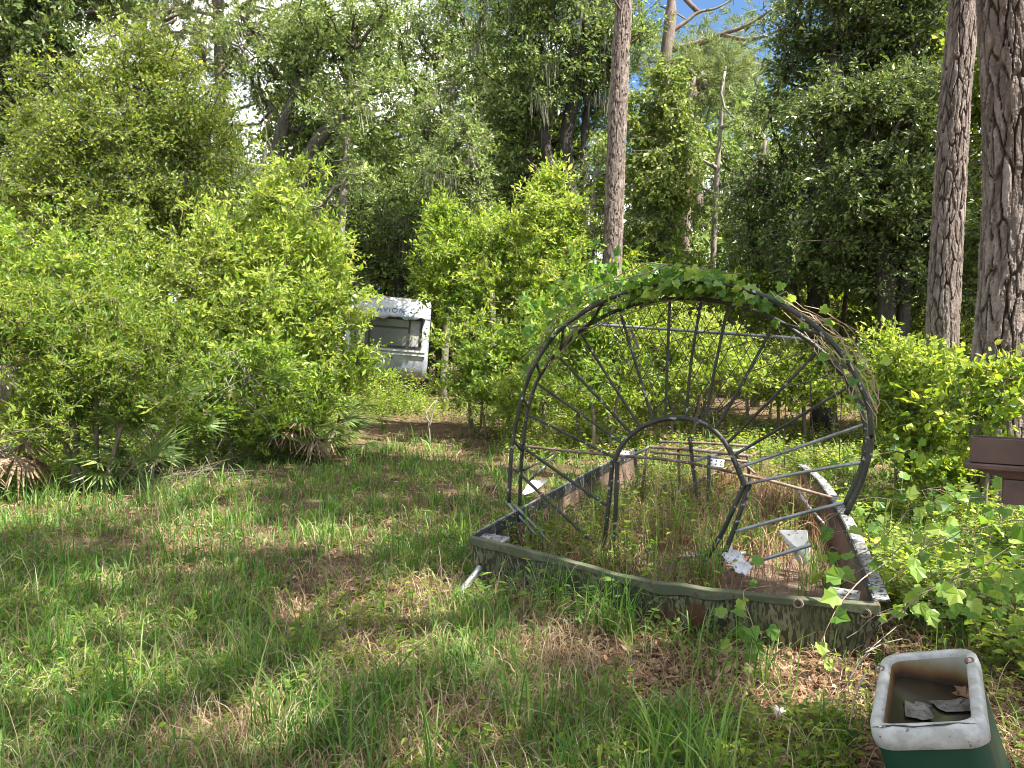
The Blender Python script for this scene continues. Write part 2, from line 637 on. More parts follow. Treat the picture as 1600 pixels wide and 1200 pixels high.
# ------------------------------------------------------------------ pine trunks with plated bark
def plated_trunk(path, radii, rng, cw=.058, chh=.27, depth=.022, row=.013, zmax=7.0, sides=144):
    """tube along path whose surface is broken into bark plates (cell pattern), returns V, F, plate value per vertex"""
    path = np.asarray(path, float)
    L = np.r_[0, np.cumsum(np.linalg.norm(np.diff(path, axis=0), axis=1))]
    zz = np.r_[np.arange(0, min(zmax, L[-1]), row), np.arange(min(zmax, L[-1]), L[-1] + .2, .25)]
    c = np.stack([np.interp(zz, L, path[:, i]) for i in range(3)], 1)
    for _ in range(20):
        c[1:-1] = c[:-2] * .25 + c[1:-1] * .5 + c[2:] * .25
    r = np.interp(zz, L, radii) * (1 + .30 * np.exp(-zz / .30))
    th = np.arange(sides) / sides * 2 * np.pi
    R0 = float(np.mean(radii[:2]))
    nc = max(6, int(round(2 * np.pi * R0 / cw)))
    u = th[None] / (2 * np.pi) * nc + 0 * zz[:, None]
    v = zz[:, None] / chh + 0 * th[None]
    u = u + .35 * (vnoise(v * 2.1, u * 1.3, 1, 3) - .5)
    v = v + .7 * (vnoise(u * 1.7, v * 1.1, 1, 9) - .5)
    nv = int(zz[-1] / chh) + 6
    jx, jy = rng.random((nc, nv)), rng.random((nc, nv))
    pv = rng.random((nc, nv))
    iu, iv = np.floor(u).astype(int), np.floor(v).astype(int)
    f1 = np.full(u.shape, 9.0)
    f2 = np.full(u.shape, 9.0)
    val = np.zeros(u.shape)
    for du in (-1, 0, 1):
        for dv in (-1, 0, 1):
            cu, cv = iu + du, iv + dv
            px_ = cu + .15 + .7 * jx[cu % nc, np.clip(cv, 0, nv - 1)]
            py_ = cv + .1 + .8 * jy[cu % nc, np.clip(cv, 0, nv - 1)] + .5 * (cu % 2)
            d = np.hypot((u - px_), (v - py_))
            new = d < f1
            f2 = np.where(new, f1, np.minimum(f2, d))
            val = np.where(new, pv[cu % nc, np.clip(cv, 0, nv - 1)], val)
            f1 = np.minimum(f1, d)
    rag = .10 * (vnoise(u * 5, v * 7, 1, 13) - .5) + .06 * (vnoise(u * 14, v * 17, 1, 3) - .5)
    e = np.clip((f2 - f1 + rag - .03) / .16, 0, 1)
    e = e * e * (3 - 2 * e)
    e = 1 - (1 - e) * np.clip((vnoise(u * 1.9, v * 1.3, 1, 23) - .16) * 2.6, .12, 1)
    # thin flakes lying on the plates
    ku, kv = 2.3, 3.4
    uu, vv = u * ku + .5 * vnoise(v * 5, u * 3, 1, 8), v * kv + .6 * vnoise(u * 4, v * 3, 1, 6)
    nu, nw = int(round(nc * ku)), int(nv * kv) + 8
    jf = rng.random((nu, nw, 3))
    g1 = np.full(u.shape, 9.0)
    fl_ = np.zeros(u.shape)
    iu2, iv2 = np.floor(uu).astype(int), np.floor(vv).astype(int)
    for du in (-1, 0, 1):
        for dv in (-1, 0, 1):
            q = jf[(iu2 + du) % nu, np.clip(iv2 + dv, 0, nw - 1)]
            d = np.abs(uu - (iu2 + du + q[..., 0])) + .8 * np.abs(vv - (iv2 + dv + q[..., 1]))
            new = d < g1
            fl_ = np.where(new, q[..., 2], fl_)
            g1 = np.minimum(g1, d)
    fine = vnoise(u * 3, v * 6, 1, 2) * .5 + vnoise(u * 9, v * 14, 1, 5) * .5
    fine2 = vnoise(u * 26, v * 34, 1, 5)
    disp = depth * (e * (.62 + .22 * val + .30 * np.round(fl_ * 3) / 3) + .14 * fine + .14 * fine2)
    disp *= (zz < zmax + .5)[:, None]
    rr = r[:, None] - depth * .5 + disp
    t = unit(np.gradient(c, axis=0))
    a = unit(np.cross(t, np.array([0, 1.0, 0])))
    b = np.cross(t, a)
    V = c[:, None] + rr[..., None] * (np.cos(th)[None, :, None] * a[:, None] + np.sin(th)[None, :, None] * b[:, None])
    n = len(zz)
    i = np.arange(n - 1)[:, None] * sides
    j = np.arange(sides)[None]
    F = np.stack([i + j, i + (j + 1) % sides, i + sides + (j + 1) % sides, i + sides + j], -1).reshape(-1, 4)
    plate = (.30 + .70 * e) * (.22 + .25 * val + .53 * fl_) * .75 + .25 * fine2 * e
    return V.reshape(-1, 3), F, plate.reshape(-1), c


def near_pine(name, label, path, radii, crown_blobs, seed, limbs=40, group='tall pine trees', stubs=(), **kw):
    rng = np.random.default_rng(seed)
    path = np.asarray(path, float)
    base = path[0].copy()
    root = thing(name, label, 'pine tree', tuple(base), group)
    V, F, plate, c = plated_trunk(path, radii, rng, **kw)
    cl = sample_blobs(crown_blobs, limbs, rng, .4)
    top = c[int(len(c) * .8):]
    lo = crown_blobs[0][2] - crown_blobs[0][5] * 1.1
    top = c[c[:, 2] > lo][::3] if (c[:, 2] > lo).sum() > 6 else c[-4:]
    ch = skeleton([top], cl, rng, bend=.2, up=-.1)
    rad = chain_radii(ch, .010, radii[-1])
    g = Geo().add(V, F)
    for (cc, par), r in zip(ch[1:], rad[1:]):
        g.tube(cc, np.minimum(r, .06), 5)
    for (p0, p1, p2, r_) in stubs:
        g.tube([p0, p1, p2], [r_, r_ * .7, r_ * .35], 6)
    o = g.build('trunk', M['bark_pine'], root, False, loc=base)
    at = o.data.attributes.new('plate', 'FLOAT', 'POINT')
    at.data.foreach_set('value', np.r_[plate, np.full(g.n - len(plate), .5)].astype(np.float32))
    V, F = pine_tufts(cl, rng, 7, 34, .5, .26, .012)
    mesh_np('crown', V - base, F, M['needle'], root)
    return root


PZ = lambda px, py, d: P(px, py, d)
# two big pines at the right edge of the clearing, their crowns above the frame shading the grass
near_pine('pine_tree', 'tall pine with grey plated bark, its trunk leaning right behind the sunny bush',
          [G(1466, 8.2), P(1472, 520, 8.2), P(1482, 330, 8.25), P(1492, 160, 8.3), P(1507, 0, 8.35), P(1530, -300, 8.4), P(1545, -620, 8.4), P(1550, -1500, 8.4), P(1550, -2600, 8.4)],
          [.165, .155, .148, .142, .135, .125, .115, .10, .05],
          [(5.6, 8.5, 22.5, 2.2, 2.2, 2.0)], 3, limbs=42, zmax=6.2)
near_pine('pine_tree', 'thickest pine trunk at the right edge of the photo, deeply furrowed bark',
          [G(1567, 6.9), P(1562, 560, 6.9), P(1573, 430, 6.9), P(1580, 280, 6.9), P(1577, 150, 6.9), P(1570, 0, 6.9), P(1560, -300, 6.9), P(1550, -700, 6.9), P(1545, -1600, 6.9), P(1545, -3200, 6.9)],
          [.215, .205, .20, .20, .20, .198, .18, .16, .12, .05],
          [(4.6, 6.6, 22.8, 2.5, 2.5, 1.8)], 4, limbs=46, zmax=5.4, cw=.075, chh=.40, depth=.040)
# the slim pine in the middle of the view
near_pine('pine_tree', 'slender pine with a bare straight trunk rising behind the vine covered hoop',
          [G(950, 13.0), P(956, 420, 13), P(963, 230, 13), P(970, 90, 13), P(975, 0, 13), P(985, -260, 13), P(990, -620, 13), P(992, -1150, 13)],
          [.185, .165, .155, .145, .135, .12, .10, .05],
          [(1.9, 13.2, 19.5, 2.4, 2.4, 1.8)], 6, limbs=46, zmax=8.6, cw=.06, chh=.24, depth=.018, row=.03, sides=64,
          stubs=[(P(970, 20, 12.95), P(964, 8, 12.8), P(957, -4, 12.7), .035), (P(984, 68, 13), P(996, 60, 12.9), P(1004, 50, 12.8), .02)])

# a broad oak beside the viewpoint (out of frame to the right) shades the grass
SHADE = plant('oak_tree', 'broad oak at the side of the clearing whose canopy shades the grass', 'oak tree',
              [[(7.9, 1.5, -.1), (7.8, 1.5, 2.5), (7.2, 1.6, 5.0), (6.2, 1.8, 7.2)], [(8.0, 1.6, -.1), (7.8, 1.9, 2.6), (6.9, 3.2, 5.6), (5.6, 4.4, 8.0)]],
              [(gx + 5.2, gy - 3.0, 8.6, r, r * .9, .7) for gx, gy, r in
               ((-3.2, 9.0, 1.6), (-1.0, 9.3, 1.6), (-.2, 7.6, 1.5), (-2.0, 7.3, 1.7), (-3.5, 5.2, 1.5), (-1.5, 5.0, 1.7), (.8, 4.5, 1.6), (-2.2, 3.0, 1.6), (0, 2.5, 1.6),
                (1.5, 2.6, 1.2), (1.2, 6.1, 1.3), (2.4, 4.3, 1.1), (-1.8, 1.5, 1.4))],
              350, 9, 11, .5, .12, .5, M['oakdark'], M['bark_oak'], .30, seed=2, gap=.85, gs=.8)
plant('oak_tree', 'unseen dark oak added in the woods beyond the right edge to shade its neighbours', 'oak tree',  # unseen oak added to throw shade on the dark trees
      [[(10.8, 10.0, -.1), (10.7, 10.0, 3.0), (10.4, 10.2, 6.5)]],
      [(10.4, 10.4, 8.2, 2.4, 2.4, 2.0), (11.4, 9.4, 6.4, 2.0, 2.0, 1.6), (10.0, 11.6, 6.0, 1.8, 1.8, 1.5)],
      230, 8, 11, .7, .15, .5, M['oakdark'], M['bark_oak'], .2, seed=9, gap=.4, gs=1.3)

# ------------------------------------------------------------------ the wood behind the clearing
OAKG = 'oaks behind the clearing'


def oak(label, roots, blobs, ncl, seed, mat='oak', bark='bark_oak', moss=0, leaf=.105, twigs=8, per=13, tl=.72, rbase=.2, gap=.62, gs=1.3, name='oak_tree', **kw):
    return plant(name, label, 'oak tree', roots, blobs, int(ncl * 1.12), twigs, per, tl, leaf, .5, M[mat], M[bark], rbase, .010, seed, OAKG,
                 shell=.45, gap=gap, gs=gs, moss=moss, twig_r=.006, **kw)


oak('grey green oak with forked leaning limbs, behind the tall sunlit bush left of the trailer',
    [stem((440, 24), (425, 300, 24), (440, 200, 24), (470, 120, 24)), stem((450, 24), (470, 250, 24), (530, 180, 24), (590, 140, 24.5))],
    [B(500, 120, 24, 110, 70), B(440, 60, 24.5, 90, 60), B(600, 150, 24, 80, 70), B(550, 40, 24, 110, 60), B(480, 230, 25, 60, 40), B(400, 110, 25, 40, 60), B(540, 240, 25, 60, 40), B(450, 290, 25, 50, 40)],
    400, 21, rbase=.22)
oak('tall oak with small patches of blue sky showing through its crown, above the trailer',
    [stem((735, 27), (720, 330, 27), (680, 240, 27), (650, 150, 27)), stem((745, 27), (730, 300, 27), (760, 180, 27), (740, 70, 27))],
    [B(660, 80, 27, 110, 80), B(740, 60, 27, 100, 75), B(640, 190, 27, 90, 60), B(720, 160, 27, 70, 60), B(780, 180, 28, 60, 50), B(700, -40, 27, 150, 60), B(620, 260, 27.5, 80, 50), B(700, 250, 28, 70, 60), B(780, 270, 28, 60, 60)],
    450, 22, moss=22, rbase=.24, gap=.62)
oak('dark mossy oak with several black limbs, left of the slender pine',
    [stem((905, 20), (895, 330, 20), (880, 220, 20), (905, 120, 20), (915, 40, 20)), stem((898, 20), (870, 330, 20), (845, 180, 20), (830, 90, 20)),
     stem((915, 20), (912, 260, 20), (915, 170, 20.4), (950, 90, 20.4))],
    [B(870, 60, 20, 80, 80), B(820, 150, 20, 70, 70), B(920, 140, 20.5, 50, 80), B(900, 240, 21, 60, 70), B(800, 60, 20, 60, 70), B(850, 320, 21, 60, 60), B(960, 60, 20, 60, 60), B(880, -40, 20, 110, 50), B(800, 260, 21, 60, 70), B(910, 340, 21.5, 50, 60), B(850, 220, 21, 60, 60)],
    480, 23, mat='oak', bark='bark_dark', moss=70, rbase=.20, mosslen=.9, leaf=.10, gap=.6)
oak('low dark oak hung with moss, directly behind the trailer roof',
    [stem((640, 24), (620, 400, 24), (590, 330, 24), (570, 280, 24)), stem((660, 24), (690, 380, 24), (730, 290, 24))],
    [B(600, 320, 24, 90, 60), B(560, 390, 24, 80, 50), B(690, 300, 24, 70, 60), B(640, 390, 24, 80, 60), B(600, 460, 25, 100, 50), B(730, 380, 25, 60, 80), B(530, 280, 24.5, 50, 50)],
    330, 24, mat='oak', bark='bark_dark', moss=80, rbase=.2, mosslen=.7, gap=.4)
oak('oak half hidden behind the round topped tree on the left, its limbs against white cloud',
    [stem((390, 22), (395, 330, 22), (420, 220, 22), (405, 150, 22)), stem((385, 22), (370, 300, 22), (340, 200, 22))],
    [B(350, 300, 22, 90, 60), B(400, 330, 22.5, 90, 60), B(320, 180, 22, 50, 60), B(300, 380, 22, 120, 60), B(420, 420, 23, 100, 60)],
    260, 25, rbase=.18, gap=.55)
oak('dense dark green tree filling the upper left corner, above the round topped tree',
    [stem((20, 16), (30, 300, 16), (50, 120, 16), (80, 40, 16)), stem((10, 16), (10, 200, 16), (-20, 60, 16))],
    [B(40, 40, 16, 80, 70), B(-40, 120, 16, 90, 100), B(70, 110, 16, 60, 50), B(30, -50, 16, 110, 60), B(-20, 260, 16, 80, 90), B(125, 55, 16, 45, 35), B(150, 0, 16.5, 60, 30)],
    350, 26, mat='oakdark', rbase=.16, leaf=.12, tl=.6)
# the large dark tree mass on the right
oak('big dark green tree right of the vine column, deep shade under its boughs',
    [stem((1290, 14), (1275, 400, 14), (1290, 250, 14), (1310, 100, 14)), stem((1300, 14), (1330, 380, 14), (1380, 230, 14.2)), stem((1285, 14), (1225, 380, 14), (1215, 280, 14))],
    [B(1300, 70, 14.5, 100, 75), B(1250, 190, 14, 80, 60), B(1390, 60, 14.5, 90, 70), B(1330, 150, 14.5, 90, 60), B(1210, 330, 14, 60, 80), B(1270, 280, 14.5, 70, 60), B(1430, 0, 15, 80, 80), B(1240, 430, 14.5, 80, 50), B(1350, -50, 14, 130, 50)],
    560, 27, mat='oakdark', bark='bark_dark', leaf=.085, tl=.55, rbase=.2, gap=.35, gs=1.2)
oak('bushy dark tree with drooping leafy sprays, between the dark tree and the leaning pine trunk',
    [stem((1390, 12), (1385, 420, 12), (1370, 300, 12), (1350, 200, 12)), stem((1400, 12), (1420, 380, 12), (1440, 240, 12))],
    [B(1330, 160, 12, 90, 40), B(1390, 230, 12, 80, 60), B(1440, 160, 12, 50, 60), B(1350, 300, 12, 90, 60), B(1420, 340, 12, 70, 60), B(1300, 400, 12.5, 90, 50), B(1390, 430, 12.5, 100, 50), B(1480, 420, 12.5, 60, 80), B(1460, 270, 12, 50, 60)],
    520, 28, mat='oakdark', bark='bark_dark', leaf=.075, tl=.45, rbase=.14, gap=.3, gs=1.0)
oak('shadowy tree behind the thickest pine, filling the gap between the two right hand trunks',
    [stem((1560, 13), (1555, 400, 13), (1560, 200, 13), (1555, 60, 13))],
    [B(1540, 100, 13, 70, 90), B(1550, 280, 13, 70, 90), B(1620, 200, 13, 60, 160), B(1530, 440, 13, 80, 70), B(1620, 440, 13, 60, 80)],
    300, 29, mat='understory', bark='bark_dark', leaf=.08, tl=.45, rbase=.13)

# climbers smothering a dead trunk
plant('vine_covered_trunk', 'column of climbing vines smothering a dead trunk right of the slender pine', 'vine covered tree',
      [stem((1035, 17), (1036, 350, 17), (1040, 220, 17), (1044, 100, 17))],
      [B(1045, 120, 17, 26, 36), B(1040, 190, 17, 40, 50), B(1035, 270, 17, 50, 60), B(1025, 350, 17, 50, 60), B(1060, 240, 17, 30, 60), B(1020, 430, 17, 60, 60), B(1000, 190, 17, 25, 60)],
      420, 7, 11, .40, .085, .7, M['ivy'], M['bark_dead'], .16, .006, 31, shell=.3, droop=.7)

# distant pines around the gap of sky
PINEG = 'distant pines around the sky gap'


def far_pine(label, roots, blobs, ncl, seed, rbase=.16, leaf=.30, bare=False, twigs=6, per=26, group=PINEG, bark='bark_pinefar', power=.38, **kw):
    return plant('pine_tree', label, 'pine tree', roots, blobs, ncl, twigs, per, .8, leaf, .022, M['needle'], M[bark], rbase, .012, seed, group,
                 shell=.5, needle=True, power=power, rmax=.07, **kw)


far_pine('old pine with long bare limbs reaching right across the blue sky, above the vine column',
         [stem((1035, 21), (1036, 300, 21), (1040, 92, 21), (1048, 30, 21), (1052, -60, 21), (1054, -250, 21)),
          np.array([P(1046, 78, 21), P(1100, 66, 20.6), P(1130, 52, 20.4), P(1165, 42, 20.2), P(1200, 20, 20), P(1225, -10, 20)]),
          np.array([P(1048, 50, 21), P(1075, 32, 21), P(1090, 18, 21), P(1120, 14, 21), P(1148, -4, 21)]),
          np.array([P(1130, 54, 20.4), P(1165, 64, 20.2), P(1200, 55, 20), P(1232, 40, 19.8)])],
         [B(1060, -220, 21, 110, 60), B(1215, 0, 20, 30, 20), B(1140, 2, 21, 20, 12), B(1030, 10, 21, 20, 20)], 60, 41, rbase=.17, power=.6, rroots=[1, .42, .32, .26])
far_pine('feathery green pine left of the slim grey snag, lower than the bare limbed pine',
         [stem((1092, 27), (1090, 300, 27), (1085, 180, 27), (1095, 60, 27))],
         [B(1090, 100, 27, 40, 40), B(1130, 130, 27, 60, 50), B(1070, 150, 27, 40, 50), B(1020, 90, 27, 40, 30), B(1150, 90, 27, 30, 40)], 120, 42, rbase=.2)
far_pine('soft yellow green pine behind the slim grey snag, close to the dark tree',
         [stem((1150, 30), (1150, 300, 30), (1155, 160, 30), (1160, 90, 30))],
         [B(1160, 130, 30, 40, 50), B(1180, 190, 30, 40, 50), B(1130, 210, 30, 40, 40), B(1140, 280, 30, 50, 40), B(1100, 330, 30, 60, 40), B(1190, 270, 30, 30, 50)], 130, 43, rbase=.2)
far_pine('slim grey snag with short broken side branches, right of the vine column',
         [stem((1110, 19), (1114, 400, 19), (1120, 270, 19), (1128, 180, 19), (1132, 120, 19)),
          np.array([P(1119, 262, 19), P(1100, 252, 18.8), P(1082, 238, 18.6)]),
          np.array([P(1126, 200, 19), P(1150, 188, 18.8), P(1165, 176, 18.6)]),
          np.array([P(1112, 300, 19), P(1090, 290, 19.2), P(1080, 280, 19.3)])],
         [B(1133, 112, 19, 4, 5)], 2, 44, rbase=.085, bark='bark_dead', power=.9, rroots=[.99, .5, .5, .5], pts=np.array([P(1133, 112, 19), P(1134, 104, 19.05)]))
far_pine('stout grey pine trunk between the vine column and the slim snag',
         [stem((1068, 20), (1068, 400, 20), (1074, 230, 20), (1078, 170, 20), (1082, 120, 20))],
         [B(1084, 125, 20, 26, 22), B(1110, 150, 20, 20, 20)], 22, 45, rbase=.15)
# pines at upper left
far_pine('pine with dark curving boughs in the upper left against bright cloud',
         [stem((345, 25), (350, 300, 25), (345, 100, 25), (340, 0, 25), (338, -150, 25)),
          np.array([P(345, 62, 25), P(300, 52, 24.6), P(270, 50, 24.4)]), np.array([P(344, 50, 25), P(400, 56, 24.6), P(440, 66, 24.4), P(462, 40, 24.2)]),
          np.array([P(342, 25, 25), P(290, 15, 24.6), P(262, -10, 24.4)])],
         [B(300, 30, 25, 60, 30), B(400, 30, 25, 70, 40), B(340, -60, 25, 120, 60), B(450, 60, 25, 40, 30), B(370, 110, 25.5, 40, 30), B(250, 60, 25, 40, 25)], 105, 46, rbase=.2, rroots=[1, .3, .32, .25])
far_pine('pine partly hidden behind the round topped tree, needles thin and brownish',
         [stem((255, 24), (255, 200, 24), (245, 60, 24), (240, -50, 24))],
         [B(240, 10, 24, 60, 40), B(200, 40, 24, 40, 30), B(280, 90, 24, 50, 30), B(170, 5, 24, 30, 25)], 60, 47, rbase=.16)

# slim trunks standing in the half light behind the saplings
SLIMG = 'slim trees among the oaks'
rs = np.random.default_rng(31)
for k, (px, d, top_, lean, lab) in enumerate([
        (520, 17, 150, 26, 'slim tree with a slanting pale trunk above the tall bright sapling'),
        (578, 27, 200, -34, 'slim leaning tree over the left end of the trailer roof'),
        (640, 28, 170, 18, 'slim grey tree rising behind the middle of the trailer roof'),
        (690, 18, 210, 52, 'slim tree leaning right over the loose sapling beside the trailer'),
        (728, 20, 120, -20, 'slim upright tree between the trailer and the thicket tip'),
        (775, 18, 200, -46, 'slim tree leaning left behind the sapling thicket'),
        (815, 21, 130, 14, 'slim tree beside the black limbs of the mossy oak'),
        (925, 18, 240, 12, 'slim mossy tree just left of the slender bare pine'),
        (1000, 19, 260, -12, 'slim tree between the slender pine and the vine column'),
        (1180, 18, 200, 16, 'slim tree at the left edge of the big dark tree'),
        (1240, 17, 300, -24, 'slim trunk in the dark hollow under the big dark tree'),
        (330, 19, 210, 22, 'slim tree behind the round topped tree, against white cloud')]):
    bl_ = [B(px + lean + rs.normal() * 14, top_ + 10, d, 34, 34), B(px + lean * .7 + rs.normal() * 24, top_ + 60, d, 40, 34), B(px + lean * .5 + rs.normal() * 30, top_ + 120, d, 44, 30),
           B(px + rs.normal() * 34, top_ + 180, d, 36, 26)]
    plant('slim_tree', lab, 'tree', [stem((px, d), (px + lean * .25 + rs.normal() * 4, 430, d), (px + lean * .6 + rs.normal() * 6, 290, d), (px + lean, top_ + 20, d))],
          bl_, 70, 6, 11, .5, .085, .5, M['oak'], M['bark_slim'], .085, .008, 300 + k, SLIMG, shell=.6, gap=.4, gs=.8, twig_r=.005, moss=5, mosslen=.6, power=.4, bend=.35)

# ------------------------------------------------------------------ far trees closing the view
protos = []
BG = 'distant trees closing the view'
BGL = 'distant woodland tree standing deep in the woods behind the clearing'
rb = np.random.default_rng(77)
for i in range(3):
    h = (9.5, 8.0, 11.0)[i]
    bl = [(rb.normal() * 1.4, rb.normal() * 1.4, h * f, 2.6 - f, 2.6 - f, h * .17) for f in (.16, .32, .5, .66, .82)]
    bl += [(rb.normal() * 2.2, rb.normal() * 2.2, h * rb.uniform(.1, .7), 1.7, 1.7, 1.2) for _ in range(4)]
    r = plant('woodland_tree', BGL, 'tree', [[(0, 0, -.2), (.1, 0, h * .4), (-.1, .1, h * .75)]], bl, 230, 7, 10, .8, .17, .55,
              M[('oak', 'oakdark', 'understory')[i]], M['bark_oak'], .16, .01, 60 + i, BG, gap=.4, gs=1.4, twig_r=0, moss=20)
    protos.append(r)
spots = []
for px, d in [(-60, 24), (90, 27), (200, 30), (290, 33), (470, 34), (560, 32), (690, 35), (790, 33), (860, 28), (960, 33), (1010, 38), (1090, 42), (1160, 40),
              (1210, 26), (1290, 22), (1370, 21), (1450, 22), (1530, 20), (1640, 21), (1250, 34), (620, 42), (400, 42), (140, 40), (910, 44), (1420, 30), (1560, 30)]:
    spots.append((px, d))
for k, (px, d) in enumerate(spots):
    src = protos[k % 3]
    g = G(px, d)
    if k < 3:
        r = src
    else:
        r = src.copy()
        COL.objects.link(r)
        for chd in src.children:
            c2 = chd.copy()
            COL.objects.link(c2)
            c2.parent = r
    r.location = g
    r.rotation_euler = (0, 0, rb.uniform(0, 6.28))
    s = rb.uniform(.85, 1.2)
    if 880 < px < 1200:
        s *= .62
    elif 380 < px < 880:
        s *= 1.3
    r.scale = (s, s, s * rb.uniform(.9, 1.1))

# ------------------------------------------------------------------ understory trees and shrubs


def shrub(label, roots, blobs, ncl, seed, mat='bush', leaf=.065, width=.45, twigs=7, per=11, tl=.34, rbase=.03, name='shrub', cat='shrub', gap=.45, gs=.55, group=None, shoots=.4, **kw):
    return plant(name, label, cat, roots, blobs, int(ncl * .70), twigs, per, tl * 1.12, leaf * 1.08, width, M[mat], M['bark_bush'], rbase, .004, seed, group,
                 shell=.55, droop=-shoots, gap=gap, gs=gs, twig_r=.0025, trunk_name='stems', crown_name='foliage', sides=5, **kw)


plant('understory_tree', 'round topped leafy tree on the left, sunlit crown above the shrubs', 'tree',
      [stem((200, 12.5), (190, 420, 12.5), (200, 260, 12.5), (215, 140, 12.5)), stem((170, 12.5), (130, 360, 12.5), (110, 220, 12.5)), stem((215, 12.5), (270, 350, 12.5), (300, 230, 12.5))],
      [B(215, 110, 12.5, 100, 60), B(110, 170, 12.5, 90, 60), B(280, 190, 12.5, 90, 70), B(180, 220, 12.2, 110, 70), B(70, 270, 12.2, 90, 70), B(320, 270, 12.8, 60, 60), B(200, 310, 12.5, 120, 60), B(110, 350, 12.5, 90, 60), B(290, 340, 12.8, 80, 50)],
      760, 9, 12, .42, .060, .5, M['understory'], M['bark_oak'], .10, .006, 51, shell=.5, gap=.55, gs=.7, twig_r=.004)
BUSHG = 'leafy shrubs along the left edge of the clearing'
shrub('wide many stemmed shrub at the far left, above the dead palm leaves',
      [stem((130, 8.0), (110, 690, 8), (70, 600, 8), (50, 520, 8)), stem((145, 8.0), (150, 680, 8), (150, 590, 7.9)), stem((120, 8.1), (100, 680, 8.1), (30, 620, 8.2)),
       stem((155, 7.9), (185, 680, 7.9), (210, 600, 7.9)), stem((110, 8.0), (120, 660, 8), (100, 560, 8.2)), stem((165, 7.9), (260, 660, 8), (350, 570, 8.1), (385, 530, 8.2))],
      [B(60, 540, 8, 110, 70), B(170, 570, 7.8, 100, 70), B(120, 640, 7.9, 110, 60), B(30, 630, 8.2, 60, 70), B(220, 620, 7.8, 60, 50), B(100, 480, 8.3, 110, 45), B(240, 540, 8.3, 70, 60), B(-30, 520, 8, 60, 100)],
      560, 61, 'shrub', leaf=.058, width=.36, tl=.24, group=BUSHG, rbase=.035)
shrub('tangled yellow green shrub on the left edge, behind the many stemmed shrub',
      [stem((40, 10.5), (35, 520, 10.5), (20, 440, 10.5)), stem((60, 10.5), (80, 500, 10.5), (100, 430, 10.5))],
      [B(20, 420, 10.5, 70, 70), B(100, 410, 10.6, 80, 60), B(60, 480, 10.3, 110, 60), B(-30, 360, 10.5, 60, 60), B(180, 440, 10.6, 60, 50)],
      260, 62, 'bush', group=BUSHG)
shrub('grey green shrub with arching twigs, between the palmettos and the round topped tree',
      [stem((250, 10.8), (240, 540, 10.8), (220, 450, 10.8)), stem((270, 10.8), (300, 530, 10.8), (320, 440, 10.8))],
      [B(220, 440, 10.8, 80, 50), B(310, 420, 11, 80, 60), B(270, 510, 10.6, 100, 50), B(340, 360, 11, 60, 40), B(200, 380, 11, 60, 40), B(350, 490, 10.8, 50, 50)],
      300, 63, 'understory', group=BUSHG)
shrub('tall bright sapling with a pointed top, left of the trailer',
      [stem((440, 11.2), (450, 560, 11.2), (440, 420, 11.2), (445, 310, 11.2)), stem((455, 11.2), (470, 520, 11.2), (490, 400, 11.2)), stem((425, 11.3), (410, 540, 11.2), (400, 420, 11.2))],
      [B(445, 290, 11.2, 38, 36), B(430, 345, 11.2, 70, 40), B(480, 390, 11.2, 60, 40), B(395, 400, 11.2, 70, 60), B(455, 440, 11, 90, 50), B(510, 270, 11.4, 18, 14)],
      230, 64, 'yellowbush', leaf=.075, width=.42, tl=.36, gap=.55, group=BUSHG)
shrub('wide sunlit shrub leaning over the left side of the trailer front',
      [stem((500, 10.8), (510, 600, 10.8), (520, 520, 10.8), (510, 440, 10.8)), stem((485, 10.8), (460, 600, 10.8), (430, 510, 10.8)), stem((515, 10.8), (545, 590, 10.7), (560, 560, 10.6))],
      [B(505, 460, 10.9, 48, 55), B(440, 510, 10.8, 90, 55), B(500, 540, 10.7, 55, 55), B(552, 566, 10.6, 50, 26), B(560, 495, 10.8, 22, 34), B(588, 588, 10.8, 30, 16), B(570, 610, 10.8, 40, 14), B(420, 580, 10.7, 80, 50), B(490, 610, 10.6, 60, 40), B(380, 520, 10.8, 50, 60)],
      430, 65, 'yellowbush', leaf=.07, width=.42, gap=.4, group=BUSHG)
shrub('drooping shaded shrub beside the palmettos at the foot of the sunny shrubs',
      [stem((360, 9.6), (355, 640, 9.6), (340, 580, 9.6)), stem((380, 9.6), (400, 620, 9.6), (420, 570, 9.6))],
      [B(340, 590, 9.6, 60, 40), B(410, 580, 9.8, 60, 40), B(370, 640, 9.5, 60, 35), B(480, 640, 10, 40, 40), B(300, 660, 9.2, 70, 30), B(420, 670, 9.7, 60, 26)],
      230, 66, 'bush', group=BUSHG)
SAPG = 'sapling thicket right of the trailer'
shrub('tallest sapling of the thicket right of the trailer, its tip reaching the dark oak',
      [stem((830, 13.2), (835, 500, 13.2), (850, 380, 13.2), (862, 300, 13.2)), stem((845, 13.2), (870, 480, 13.2), (885, 390, 13.2))],
      [B(862, 290, 13.2, 26, 30), B(855, 340, 13.2, 50, 36), B(820, 380, 13.2, 70, 45), B(880, 400, 13.2, 40, 40), B(830, 440, 13.1, 80, 45), B(875, 350, 13.4, 40, 30)],
      230, 67, 'yellowbush', leaf=.08, width=.42, tl=.38, gap=.5, group=SAPG)
